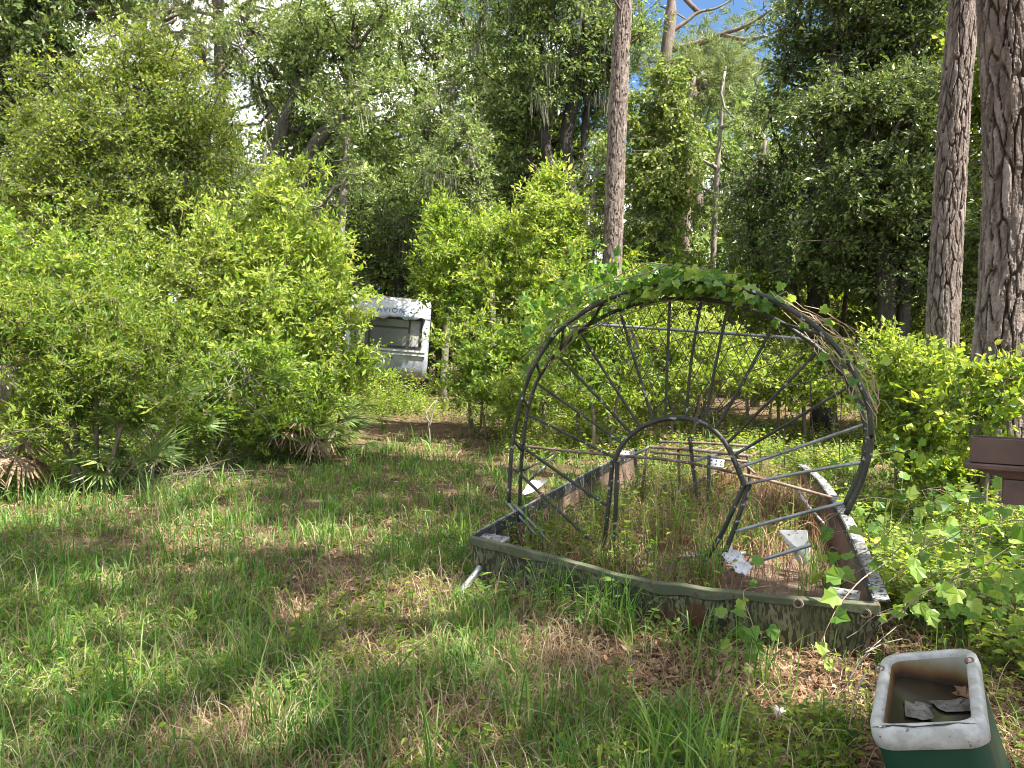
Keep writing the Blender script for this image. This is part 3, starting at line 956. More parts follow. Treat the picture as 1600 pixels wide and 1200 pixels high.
shrub('loose sapling with pale arching twigs beside the right edge of the trailer',
      [stem((735, 13.6), (730, 520, 13.6), (710, 430, 13.6), (690, 350, 13.6)), stem((750, 13.6), (760, 500, 13.6), (770, 400, 13.6)), stem((740, 13.6), (715, 500, 13.5), (680, 470, 13.4))],
      [B(690, 345, 13.6, 45, 28), B(720, 390, 13.6, 65, 40), B(770, 400, 13.6, 50, 60), B(700, 440, 13.6, 48, 36), B(750, 470, 13.5, 60, 45), B(705, 505, 13.4, 28, 40), B(672, 446, 13.6, 18, 12)],
      240, 68, 'bush', leaf=.08, width=.42, tl=.38, gap=.55, group=SAPG)
shrub('dense low shrub at the foot of the thicket, beside the bare forked stick',
      [stem((760, 12.6), (750, 610, 12.6), (730, 560, 12.6)), stem((790, 12.6), (800, 600, 12.6), (820, 540, 12.6))],
      [B(740, 560, 12.6, 55, 50), B(800, 550, 12.5, 80, 50), B(770, 610, 12.4, 90, 40), B(860, 560, 12.4, 60, 60), B(840, 490, 12.8, 70, 40), B(715, 610, 12.5, 40, 30)],
      300, 69, 'bush', leaf=.07, group=SAPG)
CAGEG = 'low bushes seen through the hoop frame'
shrub('low sunny bush seen through the left half of the hoop frame',
      [stem((930, 10.5), (925, 600, 10.5), (910, 540, 10.5)), stem((950, 10.5), (970, 590, 10.5), (990, 540, 10.5))],
      [B(900, 520, 10.5, 60, 50), B(960, 540, 10.5, 60, 50), B(920, 600, 10.3, 80, 35), B(890, 465, 10.8, 40, 40)],
      190, 70, 'bush', leaf=.065, group=CAGEG)
shrub('bright yellow green bush seen through the middle of the hoop frame',
      [stem((1050, 11.5), (1050, 600, 11.5), (1040, 540, 11.5)), stem((1080, 11.5), (1100, 590, 11.5), (1120, 540, 11.5))],
      [B(1040, 530, 11.5, 60, 50), B(1110, 540, 11.5, 60, 40), B(1060, 590, 11.3, 90, 35), B(1000, 480, 11.8, 50, 40), B(1160, 580, 11.2, 60, 35)],
      210, 71, 'yellowbush', leaf=.065, group=CAGEG)
shrub('broad leafy bush in the shade gap under the dark tree, behind the hoop frame',
      [stem((1170, 14), (1165, 540, 14), (1150, 470, 14)), stem((1200, 14), (1220, 540, 14), (1240, 500, 14))],
      [B(1100, 470, 14, 60, 40), B(1170, 470, 14, 50, 40), B(1220, 520, 14, 80, 40), B(1060, 440, 14.5, 60, 40), B(980, 440, 14.5, 60, 40)],
      200, 72, 'shrub', leaf=.08, width=.5, group=CAGEG)
shrub('sunlit thicket in front of the dark hollow, seen through the right half of the hoop',
      [stem((1260, 12.2), (1255, 600, 12.2), (1245, 550, 12.2)), stem((1300, 12.2), (1310, 600, 12.2), (1325, 560, 12.2)), stem((1220, 12.4), (1215, 610, 12.4), (1200, 570, 12.4))],
      [B(1230, 560, 12.2, 50, 34), B(1290, 575, 12.2, 60, 36), B(1330, 600, 12, 50, 30), B(1200, 600, 12.3, 50, 26), B(1270, 615, 11.9, 80, 22)],
      230, 76, 'yellowbush', leaf=.065, group=CAGEG)
shrub('knee high leafy bush behind the left foot of the hoop, below the sapling thicket',
      [stem((850, 11.6), (850, 630, 11.6), (835, 600, 11.6)), stem((900, 11.6), (905, 630, 11.6), (915, 600, 11.6))],
      [B(840, 610, 11.6, 50, 26), B(900, 620, 11.4, 60, 24), B(960, 630, 11.2, 60, 22), B(1020, 625, 11.6, 60, 24), B(790, 645, 11.8, 40, 16)],
      190, 77, 'yellowbush', leaf=.06, group=CAGEG)
shrub('green thicket closing the view far behind the hoop, under the vine column',
      [stem((1000, 16), (1000, 580, 16), (985, 520, 16)), stem((1100, 16), (1105, 580, 16), (1120, 520, 16))],
      [B(980, 530, 16, 60, 40), B(1050, 540, 16, 60, 40), B(1120, 530, 16, 60, 44), B(1190, 545, 16, 60, 36), B(920, 545, 16, 50, 36)],
      230, 78, 'bush', leaf=.085, width=.5, tl=.45, group=CAGEG)
RG = 'sunny bushes around the right hand pines'
shrub('pale sunlit bush with red twig tips in front of the leaning pine trunk',
      [stem((1405, 7.8), (1400, 600, 7.8), (1395, 540, 7.8)), stem((1420, 7.8), (1440, 590, 7.8), (1450, 560, 7.8))],
      [B(1395, 545, 7.8, 40, 26), B(1365, 575, 7.8, 35, 25), B(1430, 590, 7.7, 55, 35), B(1460, 570, 7.8, 30, 30), B(1400, 630, 7.6, 60, 30)],
      170, 73, 'yellowbush', leaf=.048, width=.5, tl=.2, group=RG, rbase=.015)
shrub('low sunlit vine bush hiding the foot of the leaning pine trunk',
      [stem((1440, 7.5), (1440, 690, 7.5), (1430, 650, 7.5)), stem((1490, 7.3), (1495, 690, 7.3), (1505, 660, 7.3))],
      [B(1440, 670, 7.5, 50, 18), B(1490, 700, 7.3, 50, 20), B(1400, 690, 7.5, 45, 24), B(1470, 730, 7.1, 60, 24), B(1545, 710, 6.2, 40, 20)],
      95, 75, 'ground', leaf=.052, width=.75, tl=.2, group=RG, rbase=.012)
shrub('leafy vine thicket climbing the foot of the thickest pine',
      [stem((1545, 6.3), (1550, 640, 6.3), (1560, 560, 6.3)), stem((1570, 6.2), (1580, 620, 6.2), (1590, 520, 6.2))],
      [B(1592, 520, 6.2, 12, 40), B(1545, 590, 6.3, 40, 20), B(1590, 600, 6.2, 25, 35), B(1540, 645, 6.2, 60, 25), B(1625, 560, 6.2, 20, 60), B(1480, 625, 6.8, 40, 20)],
      85, 74, 'ground', leaf=.055, width=.8, tl=.24, twigs=5, per=7, tpl=T_LEAF6, group=RG, rbase=.012)


# ------------------------------------------------------------------ more helpers
def poly_mesh(name, V, F, mat, parent=None, smooth=False, bevel=0, seg=2, loc=(0, 0, 0)):
    me = bpy.data.meshes.new(name)
    me.from_pydata([tuple(np.asarray(v, float) - np.asarray(loc)) for v in V], [], [list(map(int, f)) for f in F])
    me.materials.append(mat)
    if smooth:
        for p in me.polygons:
            p.use_smooth = True
    me.update()
    o = link(bpy.data.objects.new(name, me), parent)
    if bevel:
        b = o.modifiers.new('bevel', 'BEVEL')
        b.width = bevel
        b.segments = seg
        b.limit_method = 'ANGLE'
    return o


def on_plane(px, py, Q, n):
    d = P(px, py, 1.0) - np.array([0, 0, CAMZ])
    c = np.array([0, 0, CAMZ])
    return c + d * (np.dot(np.asarray(Q) - c, n) / np.dot(d, n))


def smooth_line(pts, k=4, it=3):
    pts = np.asarray(pts, float)
    t = np.arange(len(pts))
    tt = np.linspace(0, len(pts) - 1, (len(pts) - 1) * k + 1)
    c = np.stack([np.interp(tt, t, pts[:, i]) for i in range(3)], 1)
    for _ in range(it):
        d = c.copy()
        d[1:-1] = c[:-2] * .25 + c[1:-1] * .5 + c[2:] * .25
        c = d
    return c


# ------------------------------------------------------------------ wrecked airboat
M['olive'] = worn_mat('olive_paint', (.066, .078, .044), (.115, .120, .072), (.085, .050, .032), 6, .54, .65, 0, .4, .60)


def camo_mat():
    m, nt, out = newmat('marsh_grass_camouflage_paint')
    L = nt.links.new
    tc = N(nt, 'ShaderNodeTexCoord')
    no = N(nt, 'ShaderNodeTexNoise')
    no.inputs['Scale'].default_value = 2.6
    no.inputs['Detail'].default_value = 6
    L(tc.outputs['Object'], no.inputs[0])
    base = ramp(nt, [(.34, (.045, .056, .029)), (.46, (.085, .098, .052)), (.57, (.185, .185, .112)), (.66, (.115, .12, .070)), (.76, (.085, .092, .050))])
    L(no.outputs['Fac'], base.inputs[0])
    col = base.outputs[0]
    for k, (rot, sc, th) in enumerate([((0, .10, .3), (75, 75, 5.0), .60), ((0, -.42, .3), (65, 65, 4.5), .61), ((0, .50, .3), (70, 70, 4.2), .61), ((0, -.16, .1), (38, 38, 3.2), .65)]):
        mp = N(nt, 'ShaderNodeMapping')
        mp.inputs['Rotation'].default_value = rot
        mp.inputs['Scale'].default_value = sc
        mp.inputs['Location'].default_value = (k * 3.1, k, k)
        L(tc.outputs['Object'], mp.inputs[0])
        n2 = N(nt, 'ShaderNodeTexNoise')
        n2.inputs['Scale'].default_value = 1.0
        n2.inputs['Detail'].default_value = 1.5
        L(mp.outputs[0], n2.inputs[0])
        r = ramp(nt, [(th - .035, (0, 0, 0)), (th, (1, 1, 1))])
        L(n2.outputs['Fac'], r.inputs[0])
        mx = N(nt, 'ShaderNodeMix', data_type='RGBA')
        L(r.outputs[0], mx.inputs[0])
        L(col, mx.inputs[6])
        mx.inputs[7].default_value = (.032, .037, .021, 1)
        col = mx.outputs[2]
    n3 = N(nt, 'ShaderNodeTexNoise')
    n3.inputs['Scale'].default_value = 4.2
    n3.inputs['Detail'].default_value = 6
    L(tc.outputs['Object'], n3.inputs[0])
    r3 = ramp(nt, [(.60, (0, 0, 0)), (.66, (1, 1, 1))])
    L(n3.outputs['Fac'], r3.inputs[0])
    mx = N(nt, 'ShaderNodeMix', data_type='RGBA')
    L(r3.outputs[0], mx.inputs[0])
    L(col, mx.inputs[6])
    mx.inputs[7].default_value = (.10, .045, .026, 1)
    pb = N(nt, 'ShaderNodeBsdfPrincipled')
    pb.inputs['Roughness'].default_value = .55
    L(mx.outputs[2], pb.inputs['Base Color'])
    bp = N(nt, 'ShaderNodeBump')
    bp.inputs['Strength'].default_value = .2
    bp.inputs['Distance'].default_value = .02
    L(no.outputs['Fac'], bp.inputs['Height'])
    L(bp.outputs[0], pb.inputs['Normal'])
    L(pb.outputs[0], out.inputs[0])
    return m


M['camo'] = camo_mat()
M['hullin'] = worn_mat('hull_inside_paint', (.15, .095, .072), (.08, .055, .042), (.26, .20, .17), 3, .5, .8, 0, .3, .66)
M['blackstrip'] = worn_mat('black_painted_strip', (.022, .023, .025), (.05, .05, .052), (.50, .50, .52), 9, .5, .6, 0, .2, .63)
M['whitestrip'] = worn_mat('weathered_white_strip', (.34, .34, .34), (.17, .17, .165), (.035, .035, .035), 9, .48, .6, 0, .3, .54)
M['tube'] = worn_mat('painted_tube_wear_glints', (.024, .027, .019), (.050, .050, .040), (.34, .34, .33), 6, .51, .5, .0, .2, .62)  # worn paint; pale blotches and flecks also stand in for glints
M['tubelight'] = worn_mat('bare_aluminium_tube', (.32, .34, .35), (.17, .18, .165), (.09, .08, .065), 7, .5, .42, .55, .2, .64)
M['rusttube'] = worn_mat('rusty_tube', (.12, .060, .040), (.20, .15, .125), (.34, .33, .33), 9, .48, .75, .0, .3, .62)
M['wire'] = worn_mat('rusty_wire', (.055, .045, .036), (.10, .085, .07), None, 9, .5, .7, .2)
M['whiteplate'] = worn_mat('white_sheet_metal', (.60, .61, .64), (.42, .42, .42), (.14, .12, .10), 9, .50, .55, 0, .2, .60)

Un = np.array([.872, -.489, 0])
Nn = np.array([.489, .872, 0])
QF = np.array([.67, 5.17, 0])
QN = QF - Nn * .32
boat = thing('airboat', 'wrecked airboat hull with a big round tube cage of radiating spokes, weeds growing inside', 'airboat', (.9, 4.9, 0))
BL = np.array([.9, 4.9, 0])

# hull: transom facing us, two sides, bow deck
tt_ = [(-.267, 4.9), (.0, 4.78), (.28, 4.60), (.50, 4.37), (.72, 4.16), (.95, 4.02), (1.19, 3.92), (1.53, 3.80), (1.87, 3.70)]
zz_ = [.315, .29, .268, .266, .27, .274, .276, .28, .287]
top = np.array([(x, y, z) for (x, y), z in zip(tt_, zz_)])
top = smooth_line(top, 5, 2)
_wv = np.linspace(0, 1, len(top))
top[:, 2] += (.002 * np.sin(_wv * 23) + .003 * np.sin(_wv * 51 + 1)) * np.sin(_wv * np.pi)
top[:, 1] += (.005 * np.sin(_wv * 17 + 2) + .004 * np.sin(_wv * 43)) * np.sin(_wv * np.pi)
bot = top.copy()
bot[:, 2] = -.09
bot[:, :2] += np.array([.03, .06])
bot[0, :2] += np.array([.06, -.02])
bot[-1, :2] += np.array([-.10, .07])
lip = top.copy()
lip[:, 2] -= .050 + .014 * np.sin(_wv * 13) + .006 * np.sin(_wv * 47)
body_t = lip.copy()
Geo().wall(body_t, bot, .035).build('transom', M['camo'], boat, loc=BL)
lo = lip - Nn * .004
lt = top - Nn * .007
g = Geo().wall(lt, lo, .045)
for i, px in enumerate([(750, 850), (1010, 925), (1200, 940), (1360, 960)]):
    pass
g.build('transom_rail', M['olive'], boat, loc=BL, bevel=.006)
# rust-rimmed drain holes in the transom rail, as small rings
for px, py in [(750, 848), (1088, 925), (1247, 943), (1352, 958)]:
    q = on_plane(px, py, lt[int(np.clip((px - 737) / 648 * (len(lt) - 1), 0, len(lt) - 1))] - Nn * .006, Nn)
    ring = [q + (np.cos(a) * Un + np.sin(a) * np.array([0, 0, 1])) * .022 for a in np.linspace(0, 2 * np.pi, 13)]
    Geo().tube(ring, .007, 6).build('drain_hole', M['rusttube'], boat, loc=BL)

LTP = [top[0], (.16, 5.85, .33), (.62, 6.86, .345), (1.15, 8.0, .355), (1.42, 8.55, .36)]
RTP = [top[-1], (2.12, 4.40, .30), (2.42, 5.27, .305), (2.66, 6.1, .32), (2.86, 6.8, .33), (2.98, 7.6, .34)]


def side(tp, inset, name, smat, strip, sgn):
    tp = smooth_line(tp, 4, 2)
    bt = tp.copy()
    bt[:, 2] = -.08
    bt += inset
    Geo().wall(tp, bt, .022 * sgn).build(name, smat, boat, loc=BL)
    # flat strip on top of the side, and its inner drop edge
    w = Un * sgn
    a, b = tp.copy(), tp.copy()
    a[:, 2] += .012
    b[:, 2] -= .075
    a = a + w * .03
    b = b + w * .03
    return a, b, w


a, b, w = side(LTP, Un * .05, 'side_panel', M['hullin'], None, 1)
Geo().wall(a, b, .012).build('gunwale_strip', M['blackstrip'], boat, loc=BL, bevel=.003)
e = a + np.array([0, 0, .006])
e2 = b - np.array([0, 0, .004])
Geo().tube(e, .007, 5).tube(e2, .005, 5).build('gunwale_edge', M['whitestrip'], boat, loc=BL)
a, b, w = side(RTP, -Un * .06, 'side_panel', M['hullin'], None, -1)
aa = a - w * .08 + np.array([0, 0, .004])
V = np.vstack([a, aa])
n_ = len(a)
Geo().wall(aa, a - np.array([0, 0, .004]), .012).build('gunwale_strip', M['whitestrip'], boat, loc=BL, bevel=.003)
Geo().wall(a, b, .012).build('gunwale_edge', M['blackstrip'], boat, loc=BL)
# white corner brackets where transom and sides meet
g = Geo()
g.box(top[0] + np.array([.14, -.02, -.02]), (.20, .11, .012), np.array([[.87, .47, 0], [-.49, .88, 0], [0, .1, 1]]))
g.build('corner_bracket', M['whitestrip'], boat, loc=BL)
g = Geo()
g.box(top[-1] + np.array([-.10, .16, -.02]), (.14, .14, .012), np.array([[.87, .47, 0], [-.49, .88, 0], [0, .05, 1]]))
g.build('corner_bracket', M['whitestrip'], boat, loc=BL)

# cage: two hoops joined by short ties
inner_px = [(812, 790), (814, 720), (823, 645), (838, 595), (868, 550), (910, 512), (965, 483), (1020, 469), (1080, 465), (1140, 473), (1212, 497), (1280, 543), (1330, 600), (1354, 662), (1350, 725), (1318, 792)]
outer_px = [(795, 785), (799, 700), (812, 632), (830, 577), (868, 518), (930, 475), (1000, 448), (1070, 437), (1140, 444), (1210, 468), (1280, 512), (1330, 570), (1358, 632), (1364, 690), (1348, 750), (1322, 804)]
hin = smooth_line([on_plane(x, y, QF, Nn) for x, y in inner_px], 5, 3)
hout = smooth_line([on_plane(x, y, QN, Nn) for x, y in outer_px], 5, 3)
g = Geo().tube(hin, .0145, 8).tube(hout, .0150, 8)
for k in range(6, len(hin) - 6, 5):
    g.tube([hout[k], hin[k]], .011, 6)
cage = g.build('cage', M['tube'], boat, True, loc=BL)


def ctube(name, pts, r, mat, parent=cage, k=1, sides=7):
    r = r * .95
    pts = np.asarray(pts, float)
    if len(pts) == 2:
        t = np.linspace(0, 1, 5)[:, None]
        L = np.linalg.norm(pts[1] - pts[0])
        pts = pts[0] + (pts[1] - pts[0]) * t + np.sin(t * np.pi) * RNG.normal(size=3) * .006 * L
    return Geo().tube(pts, r, sides).build(name, mat, parent, True, loc=BL)


pf = lambda x, y: on_plane(x, y, QF, Nn)
arc = smooth_line([pf(*q) for q in [(960, 722), (966, 705), (980, 684), (1003, 666), (1035, 654), (1070, 652), (1105, 662), (1133, 688), (1149, 722), (1163, 757)]], 4, 3)
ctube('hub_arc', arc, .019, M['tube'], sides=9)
spk = [((818, 645), (962, 716)), ((836, 597), (971, 692)), ((867, 551), (986, 677)), ((906, 517), (1001, 667)), ((968, 484), (1021, 659)), ((1047, 468), (1040, 653)),
       ((1097, 467), (1072, 652)), ((1139, 474), (1102, 660)), ((1214, 498), (1117, 672)), ((1281, 546), (1135, 694)), ((1331, 600), (1146, 712)), ((1354, 662), (1153, 731)),
       ((1350, 722), (1163, 757)), ((1320, 785), (1150, 830)), ((1268, 851), (1121, 897)), ((806, 691), (947, 789)), ((803, 732), (930, 851)), ((803, 788), (879, 869)), ((790, 783), (871, 871))]
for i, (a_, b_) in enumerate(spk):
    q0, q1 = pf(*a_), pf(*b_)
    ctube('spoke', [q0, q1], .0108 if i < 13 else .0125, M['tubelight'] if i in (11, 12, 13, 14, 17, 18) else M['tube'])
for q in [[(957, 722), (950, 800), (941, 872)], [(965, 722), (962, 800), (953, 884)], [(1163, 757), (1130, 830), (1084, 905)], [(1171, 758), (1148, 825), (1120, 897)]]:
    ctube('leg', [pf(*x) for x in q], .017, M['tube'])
# cross tubes set behind the spokes
QB = QF + Nn * .45
pb_ = lambda x, y: on_plane(x, y, QB, Nn)
ctube('cross_tube', smooth_line([pb_(*q) for q in [(890, 512), (915, 506), (960, 509), (1050, 515), (1150, 522), (1245, 528), (1278, 534)]], 3, 2), .012, M['tubelight'])
ctube('cross_tube', smooth_line([pb_(*q) for q in [(820, 697), (900, 706), (980, 713), (1060, 719), (1140, 737), (1200, 750), (1300, 778)]], 3, 2), .012, M['rusttube'])
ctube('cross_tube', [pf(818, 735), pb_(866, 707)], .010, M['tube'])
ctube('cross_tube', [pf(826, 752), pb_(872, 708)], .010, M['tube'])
ctube('cross_tube', [pb_(985, 512), on_plane(998, 545, QB, Nn)], .012, M['rusttube'])
# wire netting between the upper spokes
g = Geo()
Rc = pf(1065, 755)
cu = lambda p: np.array([np.dot(p - Rc, Un), (p - Rc)[2]])
hu = np.array([cu(p) for p in hin])
au = np.array([cu(p) for p in arc])
ha, hr = np.arctan2(hu[:, 1], hu[:, 0]), np.hypot(hu[:, 0], hu[:, 1])
aa_, ar = np.arctan2(au[:, 1], au[:, 0]), np.hypot(au[:, 0], au[:, 1])
o1, o2 = np.argsort(ha), np.argsort(aa_)
Qm = QF + Nn * .015


def netting(ang, pitch, a0, a1, jit):
    dx, dz = math.cos(ang), math.sin(ang)
    nx, nz = -dz, dx
    for s in np.arange(-1.3, 1.3, pitch):
        run = []
        for t in np.arange(-1.4, 1.4, .03):
            x, z = s * nx + t * dx, s * nz + t * dz
            th, r = math.atan2(z, x), math.hypot(x, z)
            ok = a0 < th < a1 and np.interp(th, aa_[o2], ar[o2]) + .01 < r < np.interp(th, ha[o1], hr[o1]) - .01
            ok = ok and vnoise(x * 3 + ang, z * 3, 1) > jit
            if ok:
                w_ = .008 * math.sin(t * 9 + s * 20)
                run.append(Rc + Un * (x + nx * w_) + np.array([0, 0, 1]) * (z + nz * w_) + Nn * .018)
            if (not ok) and len(run) > 1:
                g.tube(run[::2] if len(run) > 3 else run, .0016, 3, False) if False else g.add(*tube_geo(np.array(run), .0032, 3, False))
                run = []
            elif not ok:
                run = []


netting(math.radians(118), .075, math.radians(52), math.radians(118), .12)
netting(math.radians(60), .10, math.radians(38), math.radians(120), .12)
netting(math.radians(20), .17, math.radians(38), math.radians(118), .2)
netting(math.radians(92), .16, math.radians(12), math.radians(42), .25)
g.build('wire_netting', M['wire'], cage, loc=BL)

# rusted seat frame standing in the bow
D7 = 7.0
for nm, pts, r, mt in [
    ('frame_tube', [P(1012, 698, 7.2), P(1090, 703, 7.0), P(1172, 713, 6.8)], .017, 'rusttube'),
    ('frame_tube', [P(1016, 706, 7.1), P(1090, 712, 6.9), P(1168, 722, 6.7)], .015, 'rusttube'),
    ('frame_tube', [P(1030, 690, 7.6), P(1100, 692, 7.5), P(1172, 697, 7.3)], .014, 'rusttube'),
    ('frame_tube', [P(984, 713, 7.0), P(1000, 706, 7.1), P(1014, 698, 7.2)], .016, 'tubelight'),
    ('frame_tube', [P(1076, 722, 6.6), P(1130, 708, 7.0), P(1178, 699, 7.3)], .015, 'tubelight'),
    ('frame_tube', [P(1060, 768, 6.6), P(1110, 742, 6.9), P(1160, 722, 7.1)], .012, 'rusttube'),
    ('frame_tube', [P(1136, 700, 7.0), P(1160, 722, 6.8), P(1180, 740, 6.7)], .012, 'rusttube'),
    ('frame_post', [P(1011, 700, 7.2), P(1006, 745, 7.1), P(999, 790, 7.0)], .014, 'rusttube'),
    ('frame_post', [P(1060, 702, 7.1), P(1061, 740, 7.1), P(1062, 772, 7.1)], .014, 'rusttube'),
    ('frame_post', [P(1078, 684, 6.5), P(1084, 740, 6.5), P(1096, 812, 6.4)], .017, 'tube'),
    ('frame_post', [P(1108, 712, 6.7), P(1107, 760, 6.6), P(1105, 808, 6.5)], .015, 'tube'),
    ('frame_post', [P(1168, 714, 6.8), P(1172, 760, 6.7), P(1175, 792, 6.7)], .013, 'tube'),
]:
    Geo().tube(smooth_line(pts, 3, 1), r, 7).build(nm, M[mt], boat, True, loc=BL)
# seat slats on the frame (perforated plate and bars)
g = Geo()
for t in np.linspace(0, 1, 9):
    p0 = P(1020, 700, 7.15) * (1 - t) + P(1168, 714, 6.78) * t
    g.tube([p0, p0 + Nn * .5 + np.array([0, 0, -.01])], .007, 5)
g.build('seat_slats', M['rusttube'], boat, loc=BL)
# floor of debris and soil inside the hull
_tk = top[::5]
fl = [_tk[0] + np.array([.08, .05, 0]), _tk[2] + np.array([0, .07, 0]), _tk[4] + np.array([0, .08, 0]), _tk[6] + np.array([0, .07, 0]), top[-1] + np.array([-.08, .1, 0]), np.array(RTP[2]) + np.array([-.1, 0, 0]), np.array(RTP[4]) - np.array([.1, 0, 0]), np.array([2.9, 7.9, 0]), np.array([1.45, 8.5, 0]), np.array(LTP[2]) + np.array([.08, 0, 0])]
fv = [np.array([p[0], p[1], .055]) for p in fl]
M['soil'] = worn_mat('leafy_soil', (.10, .070, .048), (.17, .12, .085), (.28, .20, .14), 7, .5, .95, 0, .8, .60)
poly_mesh('floor', fv, [list(range(len(fv)))], M['soil'], boat, loc=BL)


def plate(name, label, corners, thick, mat, dots=0, cat='metal plate'):
    c = np.asarray(corners, float)
    ctr = c.mean(0)
    nn = unit(np.cross(c[1] - c[0], c[2] - c[0]))
    V = np.vstack([c, c + nn * thick])
    n = len(c)
    F = [list(range(n)), list(range(2 * n - 1, n - 1, -1))] + [[i, n + i, n + (i + 1) % n, (i + 1) % n] for i in range(n)]
    o = poly_mesh(name, V, F, mat, None, bevel=.001, loc=ctr)
    o.location = ctr
    tag(o, label, cat)
    if dots:
        for k in range(dots):
            for s in (.28, .72):
                g = Geo()
                f = (k + .5) / dots
                p = (c[0] * (1 - f) + c[1] * f) * (1 - s) + (c[3] * (1 - f) + c[2] * f) * s
                for off in (-nn * .0015, nn * (thick + .0015)):
                    t1 = unit(c[1] - c[0])
                    t2 = np.cross(nn, t1)
                    V = np.array([p + off + (t1 * math.cos(q) + t2 * math.sin(q)) * .009 for q in np.arange(8) * math.pi / 4])
                    g.add(V, np.array([[0, 1, 2, 3], [0, 3, 4, 7], [4, 5, 6, 7]]))
                g.build('bolt_hole', M['blackstrip'], o, loc=ctr)
    return o


plate('metal_plate', 'white triangular metal plate propped up inside the right side of the airboat hull',
      [P(1216, 828, 5.0), P(1261, 829, 4.9), P(1267, 878, 4.85), P(1251, 886, 4.9)], .006, M['whiteplate'], cat='metal plate')
plate('metal_plate', 'white plate with two rows of bolt holes on the rusty bow frame',
      [P(1105, 728, 6.75), P(1130, 731, 6.7), P(1132, 719, 6.75), P(1109, 716, 6.8)], .006, M['whiteplate'], 3)
plate('metal_plate', 'white sheet leaning on the outside of the black striped left hull edge',
      [P(812, 776, 6.0), P(832, 770, 6.1), P(856, 752, 6.3), P(828, 750, 6.2)], .006, M['whiteplate'])
plate('metal_plate', 'speckled white plate where the left hull edge ends beside the bow frame',
      [P(960, 712, 7.6), P(984, 716, 7.5), P(982, 705, 7.6), P(964, 704, 7.7)], .006, M['whiteplate'], 2)
# crumpled white sheet on the hull floor
cr = np.random.default_rng(4)
ns = 7
q00, q10, q01, q11 = P(1128, 872, 4.72), P(1140, 862, 4.85), P(1160, 908, 4.45), P(1176, 892, 4.6)
V = []
for i in range(ns):
    for j in range(4):
        s, t = i / (ns - 1), j / 3
        p = (q00 * (1 - t) + q10 * t) * (1 - s) + (q01 * (1 - t) + q11 * t) * s
        V.append(p + np.array([0, 0, .012]) * cr.normal() + np.array([0, 0, .03]))
F = [[i * 4 + j, i * 4 + j + 1, (i + 1) * 4 + j + 1, (i + 1) * 4 + j] for i in range(ns - 1) for j in range(3)]
c0 = np.mean(V, axis=0)
o = poly_mesh('scrap_sheet', V, F, M['whiteplate'], loc=c0)
o.location = c0
sm = o.modifiers.new('solid', 'SOLIDIFY')
sm.thickness = .004
tag(o, 'crumpled white sheet lying on the hull floor by the right cage legs', 'scrap')
# pipes
def pipe(label, pts, r, mat, name='metal_pipe', cat='pipe'):
    c = np.asarray(pts[0])
    o = Geo().tube(smooth_line(pts, 3, 1), r, 10).build(name, mat, None, True, loc=c)
    o.location = c
    tag(o, label, cat)


pipe('short silver pipe poking out of the grass at the left end of the transom', [G(717, 4.58, .04), P(733, 908, 4.62), P(750, 886, 4.7)], .019, M['tubelight'])
pipe('long grey pipe lying across the hull floor in front of the right cage legs', [P(1068, 871, 5.0), P(1115, 867, 5.0), P(1165, 864, 5.0)], .012, M['tubelight'])
pipe('bent white rod leaning against the right inside of the hull', [P(1245, 764, 5.9), P(1262, 790, 5.7), P(1287, 818, 5.5)], .010, M['whitestrip'], 'metal_rod', 'rod')

# ------------------------------------------------------------------ old cooler without a lid
M['coolgreen'] = worn_mat('dark_green_plastic', (.006, .040, .024), (.012, .060, .038), (.10, .12, .09), 4, .55, .42, 0, .05, .70)
M['coolwhite'] = worn_mat('stained_white_plastic', (.42, .425, .42), (.29, .295, .275), (.12, .125, .10), 12, .50, .45, 0, .15, .66)
m, nt, out = newmat('stained_liner')
tc = N(nt, 'ShaderNodeTexCoord')
sx = N(nt, 'ShaderNodeSeparateXYZ')
nt.links.new(N(nt, 'ShaderNodeNewGeometry').outputs['Position'], sx.inputs[0])
no = N(nt, 'ShaderNodeTexNoise')
no.inputs['Scale'].default_value = 9
no.inputs['Detail'].default_value = 5
nt.links.new(tc.outputs['Object'], no.inputs[0])
ma = N(nt, 'ShaderNodeMath', operation='MULTIPLY_ADD')
ma.inputs[1].default_value = .06
nt.links.new(no.outputs['Fac'], ma.inputs[0])
nt.links.new(sx.outputs['Z'], ma.inputs[2])
mm = N(nt, 'ShaderNodeMapRange')
mm.inputs['From Min'].default_value = .335
mm.inputs['From Max'].default_value = .475
nt.links.new(ma.outputs[0], mm.inputs[0])
# an algae tide-mark: brown near the water, dull olive above, pale at the rim
r = ramp(nt, [(.0, (.02, .014, .009)), (.22, (.05, .028, .012)), (.40, (.16, .085, .030)), (.54, (.20, .16, .085)), (.70, (.25, .24, .18)), (1, (.36, .36, .31))])
nt.links.new(mm.outputs[0], r.inputs[0])
pb = N(nt, 'ShaderNodeBsdfPrincipled')
pb.inputs['Roughness'].default_value = .5
nt.links.new(r.outputs[0], pb.inputs['Base Color'])
nt.links.new(pb.outputs[0], out.inputs[0])
M['liner'] = m
m, nt, out = newmat('murky_water')
pb = N(nt, 'ShaderNodeBsdfPrincipled')
pb.inputs['Base Color'].default_value = (.020, .016, .009, 1)
pb.inputs['Roughness'].default_value = .2
nt.links.new(pb.outputs[0], out.inputs[0])
M['water'] = m

CC = np.array([1.425, 2.487, .425])
Yc = np.array([.498, .867, 0.0])
Xc = unit(np.array([.842, -.484, .30]))
Zc = np.cross(Xc, Yc)
Rm = np.stack([Xc, Yc, Zc], 1)
cool = thing('cooler', 'lidless dark green cooler with a white rim, tilted in the leaves, holding murky water', 'cooler', tuple(CC))
cool.rotation_euler = Matrix(Rm.tolist()).to_euler()


